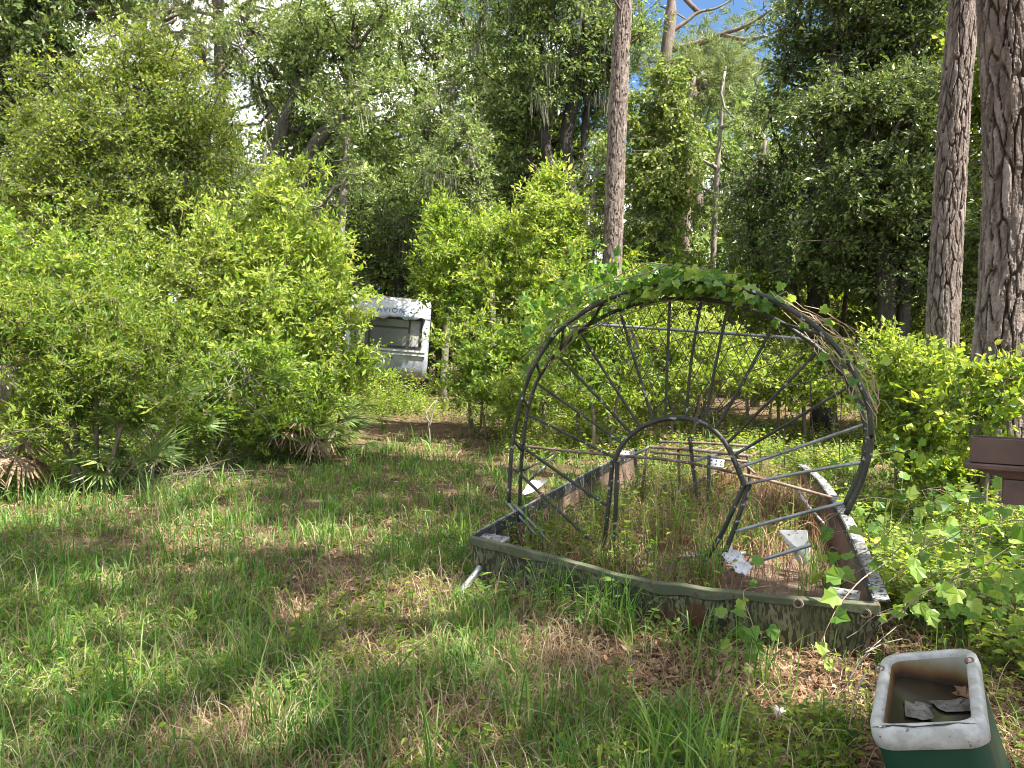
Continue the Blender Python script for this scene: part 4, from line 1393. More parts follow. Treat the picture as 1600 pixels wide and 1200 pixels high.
def rr(w, l, r, z, n=7, dx=0, dy=0):
    out_ = []
    for cx_, cy_, a0 in ((w / 2 - r, l / 2 - r, 0), (-w / 2 + r, l / 2 - r, 90), (-w / 2 + r, -l / 2 + r, 180), (w / 2 - r, -l / 2 + r, 270)):
        for k in range(n):
            a = math.radians(a0 + 90 * k / (n - 1))
            out_.append((cx_ + r * math.cos(a) + dx, cy_ + r * math.sin(a) + dy, z))
    return out_


def loft(name, loops, mat, parent, close=False, smooth=True):
    n = len(loops[0])
    V = [p for l in loops for p in l]
    F = []
    for i in range(len(loops) - 1):
        for j in range(n):
            F.append([i * n + j, i * n + (j + 1) % n, (i + 1) * n + (j + 1) % n, (i + 1) * n + j])
    if close:
        F.append([(len(loops) - 1) * n + j for j in range(n)])
    o = poly_mesh(name, V, F, mat, parent, smooth)
    return o


loft('body', [rr(.30, .60, .05, -.42), rr(.315, .615, .055, -.41), rr(.312, .632, .06, -.22), rr(.312, .64, .06, -.065)], M['coolgreen'], cool)
loft('rim', [rr(.312, .64, .06, -.072), rr(.328, .655, .07, -.068), rr(.334, .660, .072, -.040), rr(.326, .652, .07, -.008), rr(.310, .632, .065, .002),
             rr(.272, .596, .050, .002), rr(.256, .580, .045, -.006), rr(.252, .576, .045, -.020)], M['coolwhite'], cool)
loft('liner', [rr(.252, .576, .045, -.018), rr(.248, .570, .045, -.10), rr(.24, .55, .045, -.30), rr(.22, .52, .04, -.36)], M['liner'], cool, True)
wz = -.105
wc = CC + Zc * wz
Ri = Rm.T
wv = []
for p in rr(.285, .590, .05, 0):
    h = np.array([.867, -.498, 0]) * p[0] + np.array([.498, .867, 0]) * p[1]
    wv.append(Ri @ (wc + h - CC))
poly_mesh('water', wv, [list(range(len(wv)))], M['water'], cool)
# scars where the hinges tore off the rim
g = Geo()
for (x, y) in ((-.155, .17), (.140, .19)):
    ring = [(x + .012 * math.cos(a), y + .026 * math.sin(a), .0) for a in np.linspace(0, 6.283, 13)]
    Geo().tube(ring, .005, 6).build('hinge_scar', M['rusttube'], cool)
# crack along the front of the rim
g = Geo()
cv = [(-.15 + .03 * k, -.318 - .004 * (k % 3 == 1) + .006 * math.sin(k), -.001 + .0035) for k in range(11)]
g.tube(cv, [.001, .003, .0035, .003, .0028, .0018, .003, .003, .0022, .0015, .0005], 5)
g.build('rim_crack', M['blackstrip'], cool)
# rubbish floating in the water
M['plastic'] = worn_mat('grey_plastic_film', (.15, .145, .135), (.08, .076, .066), (.04, .03, .02), 18, .5, .4)
for lab, ox, oy, sz, mt, sd in (('crumpled grey plastic wrapper floating at the right side of the cooler', 1492, 1118, .085, 'plastic', 1),
                                ('pale rotten scrap floating at the front of the cooler', 1432, 1128, .075, 'plastic', 5),
                                ('amber leaf floating by the right wall of the cooler', 1505, 1098, .05, 'litter', 8)):
    rg = np.random.default_rng(sd)
    V = []
    for i in range(5):
        for j in range(5):
            V.append(((i / 4 - .5) * sz * 1.7 + rg.normal() * .006, (j / 4 - .5) * sz + rg.normal() * .006, abs(rg.normal()) * .011 + .002))
    F = [[i * 5 + j, i * 5 + j + 1, i * 5 + j + 6, i * 5 + j + 5] for i in range(4) for j in range(4)]
    o = poly_mesh('floating_leaf' if mt == 'litter' else 'plastic_scrap', V, F, M[mt])
    fx, fy = ox, oy
    dd = (CAMZ - wc[2]) * FPX / (fy - 536)
    o.location = P(fx, fy, dd)
    o.location[2] = wc[2] + .001
    o.rotation_euler = (0, 0, -.8 + sd)
    tag(o, lab, 'leaf' if mt == 'litter' else 'scrap')

# ------------------------------------------------------------------ brown metal box at the right edge
M['brownmetal'] = worn_mat('brown_sheet_metal', (.095, .062, .050), (.070, .046, .038), (.17, .13, .11), 5, .5, .55, .1, .15, .68)
DB = 2.35
pA, pB = P(1511, 683, DB), P(1511, 730, DB)
x0, zt, zb = pA[0], pA[2], pB[2]
dx_ = .62
yb = DB
box = thing('metal_box', 'shallow brown metal trough over a narrower box at the right edge of the photo', 'metal box', (x0 + dx_ / 2, DB + .18, float(gz(x0 + .3, DB))))
bl = np.array([x0, DB, float(gz(x0 + .3, DB))])
box.location = bl
box.rotation_euler = (0, 0, math.radians(-30))


def hollow(name, x0, x1, y0, y1, z0, z1, t, mat):
    g = Geo()
    g.box(((x0 + x1) / 2, y0 + t / 2, (z0 + z1) / 2), (x1 - x0, t, z1 - z0))
    g.box(((x0 + x1) / 2, y1 - t / 2, (z0 + z1) / 2), (x1 - x0, t, z1 - z0))
    g.box((x0 + t / 2, (y0 + y1) / 2, (z0 + z1) / 2), (t, y1 - y0 - 2 * t, z1 - z0))
    g.box((x1 - t / 2, (y0 + y1) / 2, (z0 + z1) / 2), (t, y1 - y0 - 2 * t, z1 - z0))
    g.box(((x0 + x1) / 2, (y0 + y1) / 2, z0 + t / 2), (x1 - x0 - 2 * t, y1 - y0 - 2 * t, t))
    return g.build(name, mat, box, loc=bl, bevel=.0015)


hollow('trough', x0 + .012, x0 + dx_, DB, DB + .075, zb + .018, zt, .005, M['brownmetal'])
g = Geo().box((x0 + dx_ / 2, DB + .037, zb + .006), (dx_ + .012, .095, .018))
g.build('flange', M['brownmetal'], box, loc=bl, bevel=.004)
pl = P(1559, 741, DB)
pl2 = P(1559, 779, DB + .05)
g = Geo()
V = np.array([[x0 + .012, DB + .02, zb - .004], [x0 + dx_, DB + .02, zb - .004], [x0 + dx_, DB + .075, zb - .004], [x0 + .012, DB + .075, zb - .004],
              [pl[0] + .004, DB + .03, zb - .032], [x0 + dx_ - .09, DB + .03, zb - .032], [x0 + dx_ - .09, DB + .07, zb - .032], [pl[0] + .004, DB + .07, zb - .032]])
g.add(V, [[0, 1, 2, 3], [4, 7, 6, 5], [0, 4, 5, 1], [1, 5, 6, 2], [2, 6, 7, 3], [3, 7, 4, 0]])
g.build('hopper', M['brownmetal'], box, loc=bl)
g = Geo().box(((pl[0] + x0 + dx_ - .09) / 2, DB + .052, (zb - .034 + pl2[2]) / 2), (x0 + dx_ - .09 - pl[0], .055, zb - .034 - pl2[2]))
g.build('lower_box', M['brownmetal'], box, loc=bl, bevel=.002)
for xx, yy in ((x0 + .42, DB + .052),):
    Geo().tube([(xx, yy, pl2[2]), (xx, yy, -.05)], .022, 8).build('leg', M['brownmetal'], box, True, loc=bl)

# ------------------------------------------------------------------ old travel trailer
M['trailer'] = worn_mat('weathered_white_trailer_skin', (.44, .455, .47), (.30, .34, .40), (.13, .14, .12), 2.2, .52, .38, .25, .1, .66)
M['trim'] = worn_mat('pale_trim', (.60, .62, .62), (.50, .51, .50), None, 5, .5, .4, .2)
M['dark'] = worn_mat('dark_frame', (.035, .035, .035), (.06, .055, .05), None, 5, .5, .6)
M['curtain'] = worn_mat('faded_curtain', (.42, .42, .42), (.30, .30, .31), None, 5, .5, .9)
M['letter'] = worn_mat('faded_blue_lettering', (.09, .10, .15), (.14, .15, .19), None, 12, .5, .6)
M['tyre'] = worn_mat('old_tyre', (.03, .03, .03), (.05, .047, .043), None, 9, .5, .9)
m, nt, out = newmat('pale_window_glass')
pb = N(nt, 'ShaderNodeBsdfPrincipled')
pb.inputs['Base Color'].default_value = (.13, .145, .145, 1)  # opaque pane, its pale base colour stands in for reflections
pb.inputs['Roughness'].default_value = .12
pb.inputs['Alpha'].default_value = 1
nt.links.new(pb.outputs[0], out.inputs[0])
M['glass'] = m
DT = 19.5
TP = P(597, 600, DT)
trl = thing('travel_trailer', 'old white travel trailer leaning in the bushes, wide front window under a curved lettered visor', 'trailer', (TP[0], DT, -.12))
trl.rotation_euler = (0, math.radians(4.5), math.radians(7))
W2 = 1.10
prof = [(.42, .76), (.12, .90), (.02, 1.10), (0, 1.5), (.02, 2.38), (.10, 2.62), (.28, 2.82), (.60, 2.95), (1.2, 3.0), (5.4, 3.0), (5.9, 2.75), (6.0, 1.5), (5.9, .76)]
V = []
for x, s in ((-W2, .06), (-W2 + .10, 0), (W2 - .10, 0), (W2, .06)):
    for (y, z) in prof:
        cy_, cz_ = 3.0, 1.75
        yy = y + (cy_ - y) * s * .8
        zz2 = z + (cz_ - z) * s
        V.append((x, yy, zz2))
n = len(prof)
F = []
for i in range(3):
    for j in range(n):
        F.append([i * n + j, i * n + (j + 1) % n, (i + 1) * n + (j + 1) % n, (i + 1) * n + j])
F.append(list(range(n - 1, -1, -1)))
F.append(list(range(3 * n, 4 * n)))
body = poly_mesh('body', V, F, M['trailer'], trl, True, bevel=.05, seg=3)
# window in the front
wn = Geo()
x0w, x1w, z0w, z1w = -.86, .90, 1.62, 2.42
fr = .055
for c, s in ((((x0w + x1w) / 2, -.03, z1w - fr / 2), (x1w - x0w, .05, fr)), (((x0w + x1w) / 2, -.03, z0w + fr / 2), (x1w - x0w, .05, fr)),
             ((x0w + fr / 2, -.03, (z0w + z1w) / 2), (fr, .048, z1w - z0w - 2 * fr)), ((x1w - fr / 2, -.03, (z0w + z1w) / 2), (fr, .048, z1w - z0w - 2 * fr)),
             ((-.48, -.03, (z0w + z1w) / 2), (.045, .044, z1w - z0w - 2 * fr)), ((.56, -.03, (z0w + z1w) / 2), (.045, .044, z1w - z0w - 2 * fr)),
             ((.05, -.03, 2.16), (.98, .04, .035))):
    wn.box(c, s)
win = wn.build('window', M['dark'], trl)
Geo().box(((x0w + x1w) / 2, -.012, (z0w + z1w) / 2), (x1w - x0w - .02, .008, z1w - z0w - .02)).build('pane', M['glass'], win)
g = Geo()
for k in range(9):
    g.box((.60 + k * .026, -.022 - .004 * (k % 2), 1.99), (.024, .006, .62))
g.build('curtain', M['curtain'], win)
g = Geo()
for k in range(5):
    g.box((-.80 + k * .05, -.022 - .004 * (k % 2), 2.0), (.04, .006, .62))
g.build('curtain', M['curtain'], win)
g = Geo()
g.box((.03, -.03, 1.56), (2.0, .05, .05)).build('trim_strip', M['trim'], trl)
g = Geo()
g.box((.03, -.025, 1.46), (2.0, .04, .04))
g.build('trim_strip', M['trim'], trl)
# visor over the window with a wavy, torn lower edge
V, F = [], []
nx = 33
for i in range(nx):
    x = -1.0 + 2.06 * i / (nx - 1)
    wv_ = .035 * math.sin(x * 9) + .02 * math.sin(x * 23 + 1)
    for (y, z, k) in ((-.20, 2.40, 1), (-.15, 2.50, .4), (-.05, 2.66, 0), (.10, 2.82, 0), (.32, 2.95, 0)):
        V.append((x, y + .02 * k * math.cos(x * 11), z + wv_ * k))
for i in range(nx - 1):
    for j in range(4):
        F.append([i * 5 + j, (i + 1) * 5 + j, (i + 1) * 5 + j + 1, i * 5 + j + 1])
vis = poly_mesh('visor', V, F, M['trailer'], trl, True)
sm = vis.modifiers.new('solid', 'SOLIDIFY')
sm.thickness = .012
cu_ = bpy.data.curves.new('txt', 'FONT')
cu_.body = 'AVION'
cu_.size = .20
cu_.space_character = 1.25
cu_.extrude = .004
cu_.align_x = 'CENTER'
to = bpy.data.objects.new('txt', cu_)
COL.objects.link(to)
bpy.context.view_layer.update()
me = bpy.data.meshes.new_from_object(to.evaluated_get(bpy.context.evaluated_depsgraph_get()))
bpy.data.objects.remove(to)
me.materials.clear()
me.materials.append(M['letter'])
tx = link(bpy.data.objects.new('lettering', me), vis)
tx.location = (.05, -.135, 2.54)
tx.rotation_euler = (math.radians(58), 0, 0)
rgl = np.random.default_rng(12)
k = 420
pos = np.stack([rgl.uniform(-1.0, 1.0, k), rgl.beta(1, 2, k) * 3.5 + .35, np.zeros(k)], -1)
pos[:, 2] = np.interp(pos[:, 1], [.28, .6, 1.2, 5], [2.84, 2.965, 3.012, 3.012])
nr = rgl.normal(size=(k, 3)) * .3 + np.array([0, 0, 1])
V, F = scatter(T_LEAF6, pos, rgl.normal(size=(k, 3)) * np.array([1, 1, .1]), nr, .10 * rgl.uniform(.5, 1.3, k), .05)
rl = mesh_np('fallen_leaves', V, F, M['litter'], trl)
# hitch with jack and gas bottle, wheels
g = Geo()
g.tube([(-.5, .3, .55), (0, -1.1, .50)], .045, 6).tube([(.5, .3, .55), (0, -1.1, .50)], .045, 6).tube([(0, -.95, .15), (0, -.95, 1.0)], .035, 8).tube([(-.14, -.95, 1.0), (.14, -.95, 1.0)], .015, 6)
g.build('hitch', M['dark'], trl)
g = Geo()
prf = [(.02, .56), (.14, .58), (.155, .66), (.155, .92), (.12, 1.0), (.05, 1.03), (.04, 1.10)]
an = np.arange(14) / 14 * 2 * np.pi
V = np.array([[.22 + r_ * math.cos(a), -.35 + r_ * math.sin(a), z] for r_, z in prf for a in an])
F = [[i * 14 + j, i * 14 + (j + 1) % 14, (i + 1) * 14 + (j + 1) % 14, (i + 1) * 14 + j] for i in range(len(prf) - 1) for j in range(14)]
g.add(V, F).build('gas_bottle', M['dark'], trl, True)
for xx in (-.98, .98):
    for yy in (3.0, 3.85):
        pr = [(.0, .10), (.20, .11), (.33, .10), (.355, .06), (.355, -.06), (.33, -.10), (.20, -.11), (.0, -.10)]
        V = np.array([[xx + h, yy + r_ * math.cos(a), .40 + r_ * math.sin(a)] for r_, h in pr for a in an])
        F = [[i * 14 + j, i * 14 + (j + 1) % 14, (i + 1) * 14 + (j + 1) % 14, (i + 1) * 14 + j] for i in range(len(pr) - 1) for j in range(14)]
        Geo().add(V, F).build('wheel', M['tyre'], trl, True)

# ------------------------------------------------------------------ palmettos and dead fronds
PALG = 'saw palmettos under the left shrubs'


def palmetto(label, base, n, seed, rad=.75, stem_l=.7, mat='palm', droop=0., group=PALG, name='saw_palmetto', cat='palmetto', az=(0, 6.283), lf=.42):
    rg = np.random.default_rng(seed)
    base = np.asarray(base, float)
    root = thing(name, label, cat, tuple(base), group)
    g = Geo()
    Ps, Ax, Nr, Ln = [], [], [], []
    for k in range(n):
        a = rg.uniform(*az)
        el = rg.uniform(.15, 1.25) - droop
        d = np.array([math.cos(a) * math.cos(el), math.sin(a) * math.cos(el), math.sin(el)])
        L = stem_l * rg.uniform(.6, 1.2)
        tip = base + d * L + np.array([0, 0, .1])
        mid = base + d * L * .5 + np.array([0, 0, .06 + .10])
        g.tube([base + rg.normal(size=3) * .04, mid, tip], [.012, .009, .007], 5)
        side_ = unit(np.cross(d, np.array([0, 0, 1.0])))
        upv = np.cross(side_, d)
        fan = rg.uniform(-.3, .3)
        nl = 19
        for q in range(nl):
            th = (q / (nl - 1) - .5) * 3.9 + rg.normal() * .03
            dirn = d * math.cos(th) + (side_ * math.cos(fan) + upv * math.sin(fan)) * math.sin(th)
            dirn = dirn + np.array([0, 0, -.12 - droop * .6])
            Ps.append(tip)
            Ax.append(dirn)
            Nr.append(upv + rg.normal(size=3) * .25)
            Ln.append(lf * (1 - .25 * abs(th) / 2) * rg.uniform(.85, 1.1))
    g.build('stems', M['bark_bush'], root, loc=base)
    Ln = np.array(Ln)
    V, F = scatter(T_LONG, np.array(Ps), np.array(Ax), np.array(Nr), Ln, .034)
    mesh_np('fronds', V - base, F, M[mat], root)
    return root


palmetto('fan leaved palmetto with stiff pale leaf ribs, half under the leaning stem', G(262, 8.5), 11, 1, stem_l=.85)
palmetto('small palmetto sprouting low beside the pile of grey twigs', G(225, 8.1), 7, 2, stem_l=.45)
palmetto('shadowed palmetto at the foot of the sunny shrub, tips touching the open grass', G(440, 10.0), 14, 3, stem_l=.9)
palmetto('dense dark palmetto clump nearest the trailer, with a skirt of dead leaves', G(492, 10.3), 14, 4, stem_l=.85)
palmetto('tall palmetto reaching above the grey green shrub, its fans catching sun', G(340, 10.2), 12, 6, stem_l=1.5, lf=.5)
palmetto('palmetto fan in the sun gap right of the snag, far behind the hoop', G(1105, 15), 12, 7, stem_l=2.2, lf=.6)
palmetto('skirt of brown dead palm leaves drooping at the far left under the dark shrub', P(10, 715, 7.7), 9, 8, stem_l=.3, mat='deadpalm', droop=.75, name='dead_palm', cat='dead palm', lf=.55, group=None)
palmetto('withered palmetto leaves under the dense dark clump near the trailer', G(470, 9.9, .3), 9, 9, stem_l=.35, mat='deadpalm', droop=.7, name='dead_palm', cat='dead palm', lf=.45, group=None)

# ------------------------------------------------------------------ grapevine over the hoop
rg = np.random.default_rng(8)
Zu = np.array([0, 0, 1.0])
iv0 = [i for i, p in enumerate(hout)]
hx = np.array([FPX * p[0] / p[1] + CX for p in hout])
vt = thing('grapevine', 'wild grapevine draped over the top left of the hoop, broad green leaves', 'vine', tuple(hout[np.argmin(abs(hx - 1000))]), 'grapevines on the airboat')
vb = np.array(vt.location)
up_sel = [p for p, x in zip(hout, hx) if p[2] > 1.1 and 822 < x < 1196]
up_sel = np.array(up_sel)
g = Geo()
for k in range(9):
    off = rg.normal(size=3) * .04
    j0, j1 = rg.integers(0, 4), len(up_sel) - rg.integers(0, 12)
    pts = up_sel[j0:j1] + off + Nn * rg.uniform(-.02, .34) + np.cumsum(rg.normal(size=(j1 - j0, 3)) * .012, 0)
    pts[:, 2] += .02
    g.tube(pts, .004, 5)
Ps = []
xs = np.array([FPX * p[0] / p[1] + CX for p in up_sel])
for k in range(1700):
    i = rg.integers(0, len(up_sel))
    x = xs[i]
    dens = np.interp(x, [822, 870, 930, 1040, 1120, 1190], [.05, .22, .55, .9, .7, .4])
    if rg.random() > dens:
        continue
    th = np.interp(x, [822, 900, 1040, 1120, 1190], [.08, .15, .15, .09, .04])
    p = up_sel[i] + Nn * rg.uniform(-.08, .42) + Zu * (rg.random() ** 1.3 * th * 1.15 - .05) + np.array([rg.normal() * .03, 0, 0])
    if x < 960:
        out_d = unit(up_sel[i] - Rc)
        p = p + out_d * rg.random() * .30 * (1 if rg.random() < .7 else .2)
    Ps.append(p)
Ps = np.array(Ps)
ax = rg.normal(size=Ps.shape)
ax[:, 2] -= .5
nr = rg.normal(size=Ps.shape) * .6
nr[:, 2] += .7
nr[:, 1] -= .4
sz = .060 * rg.uniform(.5, 1.25, len(Ps))
V, F = scatter(T_GRAPE, Ps, ax, nr, sz, sz)
g.build('stems', M['bark_bush'], vt, loc=vb)
mesh_np('leaves', V - vb, F, M['vine'], vt)

# dried vine on the right of the hoop
vd = thing('dried_vine', 'dry tan vine stems with a few green leaves, right shoulder of the hoop', 'vine', tuple(hout[np.argmin(abs(hx - 1260))]), 'grapevines on the airboat')
vb = np.array(vd.location)
sel = np.array([p for p, x in zip(hout, hx) if p[2] > 1.2 and x > 1185])
g = Geo()
for k in range(26):
    j0 = rg.integers(0, max(1, len(sel) - 8))
    j1 = min(len(sel), j0 + rg.integers(4, 14))
    pts = sel[j0:j1] + Nn * rg.uniform(-.05, .36) + np.cumsum(rg.normal(size=(j1 - j0, 3)) * .022, 0)
    pts[:, 2] -= np.linspace(0, rg.uniform(-.02, .16), len(pts))
    if len(pts) > 2:
        g.tube(pts, rg.uniform(.0018, .004), 4)
M['tan'] = bark_mat('dry_vine', [(.25, .17, .11), (.38, .28, .19), (.50, .40, .30)], 20, .5, .2)
g.build('stems', M['tan'], vd, loc=vb)
Ps = sel[rg.integers(0, len(sel), 24)] + Nn * rg.uniform(-.05, .35, (24, 1)) + rg.normal(size=(24, 3)) * .06
V, F = scatter(T_GRAPE, Ps, rg.normal(size=(24, 3)) - Zu * .5, rg.normal(size=(24, 3)) * .5 + np.array([0, -.6, .6]), .058, .058)
mesh_np('leaves', V - vb, F, M['vine'], vd)


# sprigs of grapevine over the transom and in front of it
TR = 'grapevine trailing through the weeds on the right'
def sprig(label, pts, leaves, seed, sz=.095, name='grapevine', group='grapevines on the airboat'):
    rg = np.random.default_rng(seed)
    pts = smooth_line(pts, 5, 2)
    b = pts[0].copy()
    root = thing(name, label, 'vine', tuple(b), group)
    if group == TR:
        pts = pts + np.cumsum(rg.normal(size=pts.shape) * .012, 0)
    g = Geo().tube(pts, np.linspace(.003, .0014, len(pts)), 5)
    i = np.linspace(len(pts) * .15, len(pts) - 1, leaves).astype(int)
    Pp = pts[i]
    off = rg.normal(size=(leaves, 3)) * .05
    off[:, 1] -= .02
    tip = Pp + off
    g.add(*thin_sticks(Pp, tip, .0016))
    ax = off + rg.normal(size=off.shape) * .03 - Zu * .03
    nr = rg.normal(size=off.shape) * .45 + np.array([-.1, -.7, .6])
    s_ = sz * rg.uniform(.6, 1.15, leaves)
    V, F = scatter(T_GRAPE, tip, ax, nr, s_, s_)
    g.build('stems', M['bark_bush'] if group == TR else M['tan'], root, loc=b)
    mesh_np('leaves', V - b, F, M['vine'], root)


sprig('grape sprig with a few big leaves hanging over the right end of the transom', [P(1398, 870, 3.9), P(1345, 905, 3.66), P(1310, 945, 3.6), P(1290, 985, 3.58), P(1276, 1030, 3.56)], 6, 1, .088)
sprig('short grape sprig crossing the middle of the transom rail', [G(1150, 3.72), P(1180, 985, 3.68), P(1165, 945, 3.7), P(1160, 920, 3.75), P(1205, 915, 3.72)], 9, 2, .06)
sprig('grape sprig growing at the foot of the transom, small crinkled leaves', [G(1115, 3.72), P(1130, 1015, 3.6), P(1160, 995, 3.6), P(1190, 990, 3.6)], 12, 3, .075)
sprig('grape sprig with large pale leaves inside the right side of the hull', [P(1330, 905, 4.2), P(1285, 880, 4.3), P(1280, 850, 4.4), P(1290, 812, 4.5)], 7, 4, .085)
TR = 'grapevine trailing through the weeds on the right'
for k, (px, py, d) in enumerate([(1400, 760, 4.6), (1480, 790, 3.6), (1560, 820, 3.1), (1440, 850, 3.9), (1530, 900, 3.2), (1590, 880, 2.9), (1470, 930, 3.5), (1390, 700, 5.4)]):
    q = P(px, py, d)
    lab = ['leafy grapevine runner just right of the hoop foot', 'grapevine runner with wide leaves left of the brown metal box', 'grapevine leaves right under the brown metal box',
           'grapevine runner beside the white hull edge', 'grapevine runner above the cooler in the weeds', 'grapevine leaves at the right edge above the cooler',
           'shaded grapevine runner between transom corner and cooler', 'sunlit grapevine runner beside the right rim of the hoop'][k]
    rg2 = np.random.default_rng(50 + k)
    sprig(lab, [q + np.array([-.34, .22, -.30]), q + np.array([-.17, .1, -.08]), q, q + np.array([.18, -.05, .05]), q + np.array([.34, .05, -.05])], 22, 20 + k, .066, group=TR)

# sticks and stumps
M['stick'] = M['bark_dead']
def sticks(name, label, cat, lines, r, mat='bark_dead'):
    b = np.asarray(lines[0][0]).copy()
    g = Geo()
    for l in lines:
        g.tube(smooth_line(l, 3, 1), np.linspace(r, r * .45, (len(l) - 1) * 3 + 1), 6)
    o = g.build(name, M[mat], None, True, loc=b)
    o.location = b
    tag(o, label, cat)


sticks('forked_stick', 'bare pale forked stick standing at the edge of the sunlit clearing', 'dead stick',
       [[G(672, 11.6), P(670, 660, 11.6), P(665, 640, 11.6)], [P(671, 668, 11.6), P(676, 645, 11.6), P(682, 625, 11.6)], [P(671, 660, 11.6), P(663, 648, 11.6), P(680, 626, 11.7)]], .016)
sticks('fallen_branch', 'thin grey branch lying slanted in the shade, left of the sunlit strip', 'branch',
       [[G(470, 9.4), P(490, 697, 9.4), P(508, 678, 9.5)]], .012)
sticks('fallen_branch', 'straight grey stick slanting in the middle of the shaded grass', 'branch',
       [[P(536, 706, 9.9), P(548, 730, 9.0), G(562, 8.2, .02)]], .008)
rg = np.random.default_rng(3)
ln = []
for k in range(60):
    c = G(rg.uniform(215, 345), rg.uniform(7.9, 9.0), .06)
    d = rg.normal(size=3) * np.array([.45, .3, .10])
    ln.append([c - d, c + rg.normal(size=3) * .05, c + d + np.array([0, 0, .08])])
sticks('brush_pile', 'heap of dry grey twigs on the ground beside the palmettos', 'brush pile', ln, .004, 'bark_bush')
ln = []
for k in range(60):
    a = G(rg.uniform(400, 500) - 80, rg.uniform(9.3, 9.9), rg.uniform(.6, 1.5))
    d = np.array([rg.normal() * .4, rg.normal() * .3, -rg.uniform(.1, .7)])
    ln.append([a, a + d * .5 + rg.normal(size=3) * .05, a + d])
sticks('dead_shrub', 'grey dead bush of fine bare twigs between the dark shrub and the sunny sapling', 'dead shrub', ln + [[G(325, 9.5), G(330, 9.5, .6), G(320, 9.6, 1.3)]], .005)
sticks('fallen_branch', 'pale curved twig lying in front of the cooler, on the brown leaves', 'branch', [[P(1352, 1052, 2.95), P(1335, 1090, 2.8), P(1327, 1140, 2.6)]], .004)
sticks('fallen_branch', 'long thin dry stalks crossing behind the cooler', 'branch', [[G(1330, 3.3, .03), P(1352, 1020, 3.3), P(1400, 980, 3.4)], [P(1352, 1020, 3.3), P(1380, 1005, 3.35), P(1410, 998, 3.4)]], .004)
# pale stone in the litter
st = bpy.data.meshes.new('stone')
rg = np.random.default_rng(9)
V, F = [], []
for i in range(6):
    for j in range(10):
        t, a = math.pi * (i + .5) / 6, 2 * math.pi * j / 10
        r_ = .03 * (1 + .2 * rg.normal())
        V.append((r_ * math.sin(t) * math.cos(a), r_ * math.sin(t) * math.sin(a), r_ * .9 * math.cos(t)))
F = [[i * 10 + j, i * 10 + (j + 1) % 10, (i + 1) * 10 + (j + 1) % 10, (i + 1) * 10 + j] for i in range(5) for j in range(10)]
F += [list(range(9, -1, -1)), list(range(50, 60))]
o = poly_mesh('stone', V, F, worn_mat('pale_stone', (.42, .41, .40), (.28, .27, .25), None, 30, .5, .9), None, True)
q = G(1229, 3.05, .02)
o.location = q
tag(o, 'small whitish stone in the brown leaves left of the cooler', 'stone')


# ------------------------------------------------------------------ ground sheet
def ground():
    a = np.r_[-300, -150, -80, -50, -35, np.arange(-25, 25.01, .25), 35, 50, 80, 150, 300]
    b = np.r_[-300, -120, -60, -30, -15, np.arange(-6, 34.01, .25), 45, 60, 100, 180, 400]
    X, Y = np.meshgrid(a, b)
    fade = np.clip((40 - np.hypot(X, Y)) / 20, 0, 1)
    Z = gz(X, Y) * fade
    V = np.stack([X, Y, Z], -1).reshape(-1, 3)
    nx, ny = len(a), len(b)
    i = np.arange(ny - 1)[:, None] * nx
    j = np.arange(nx - 1)[None]
    F = np.stack([i + j, i + j + 1, i + nx + j + 1, i + nx + j], -1).reshape(-1, 4)
    m, nt, out = newmat('forest_floor')
    L = nt.links.new
    tc = N(nt, 'ShaderNodeTexCoord')
    n1 = N(nt, 'ShaderNodeTexNoise')
    n1.inputs['Scale'].default_value = 1.1
    n1.inputs['Detail'].default_value = 9
    n1.inputs['Roughness'].default_value = .65
    L(tc.outputs['Object'], n1.inputs[0])
    n2 = N(nt, 'ShaderNodeTexNoise')
    n2.inputs['Scale'].default_value = 42
    n2.inputs['Detail'].default_value = 6
    n2.inputs['Roughness'].default_value = .75
    L(tc.outputs['Object'], n2.inputs[0])
    r1 = ramp(nt, [(.30, (.065, .045, .030)), (.48, (.125, .085, .055)), (.62, (.19, .135, .085)), (.75, (.085, .085, .035))])
    L(n1.outputs['Fac'], r1.inputs[0])
    r2 = ramp(nt, [(.35, (.45, .42, .40)), (.55, (1, 1, 1)), (.70, (1.9, 1.75, 1.5))])
    L(n2.outputs['Fac'], r2.inputs[0])
    mx = N(nt, 'ShaderNodeMix', data_type='RGBA', blend_type='MULTIPLY')
    mx.inputs[0].default_value = 1
    L(r1.outputs[0], mx.inputs[6])
    L(r2.outputs[0], mx.inputs[7])
    pb = N(nt, 'ShaderNodeBsdfPrincipled')
    pb.inputs['Roughness'].default_value = .95
    pb.inputs['Specular IOR Level'].default_value = .1
    L(mx.outputs[2], pb.inputs['Base Color'])
    bp = N(nt, 'ShaderNodeBump')
    bp.inputs['Strength'].default_value = .8
    bp.inputs['Distance'].default_value = .03
    L(n2.outputs['Fac'], bp.inputs['Height'])
    L(bp.outputs[0], pb.inputs['Normal'])
    L(pb.outputs[0], out.inputs[0])
    o = mesh_np('ground', V, F, m, None, True)
    o['kind'] = 'structure'


ground()


def in_hull(x, y):
    s = (x - .9) * Un[0] + (y - 4.9) * Un[1]
    t = (x - .9) * Nn[0] + (y - 4.9) * Nn[1]
    lim = np.interp(s, [-1.2, -.6, 0, .6, 1.2], [-.46, -.42, -.44, -.5, -.60])
    wl = np.interp(t, [-.6, 3.6], [-1.02, -.90])
    wr = np.interp(t, [-.6, 0, 1.3, 3.0], [1.30, 1.12, .98, .84])
    return (s > wl) & (s < wr) & (t > lim) & (t < 3.4)


def near_cooler(x, y, k=1.0):
    a = (x - CC[0]) * .867 - (y - CC[1]) * .498
    b = (x - CC[0]) * .498 + (y - CC[1]) * .867
    return (abs(a - .05) < .27 * k) & (abs(b) < .40 * k)


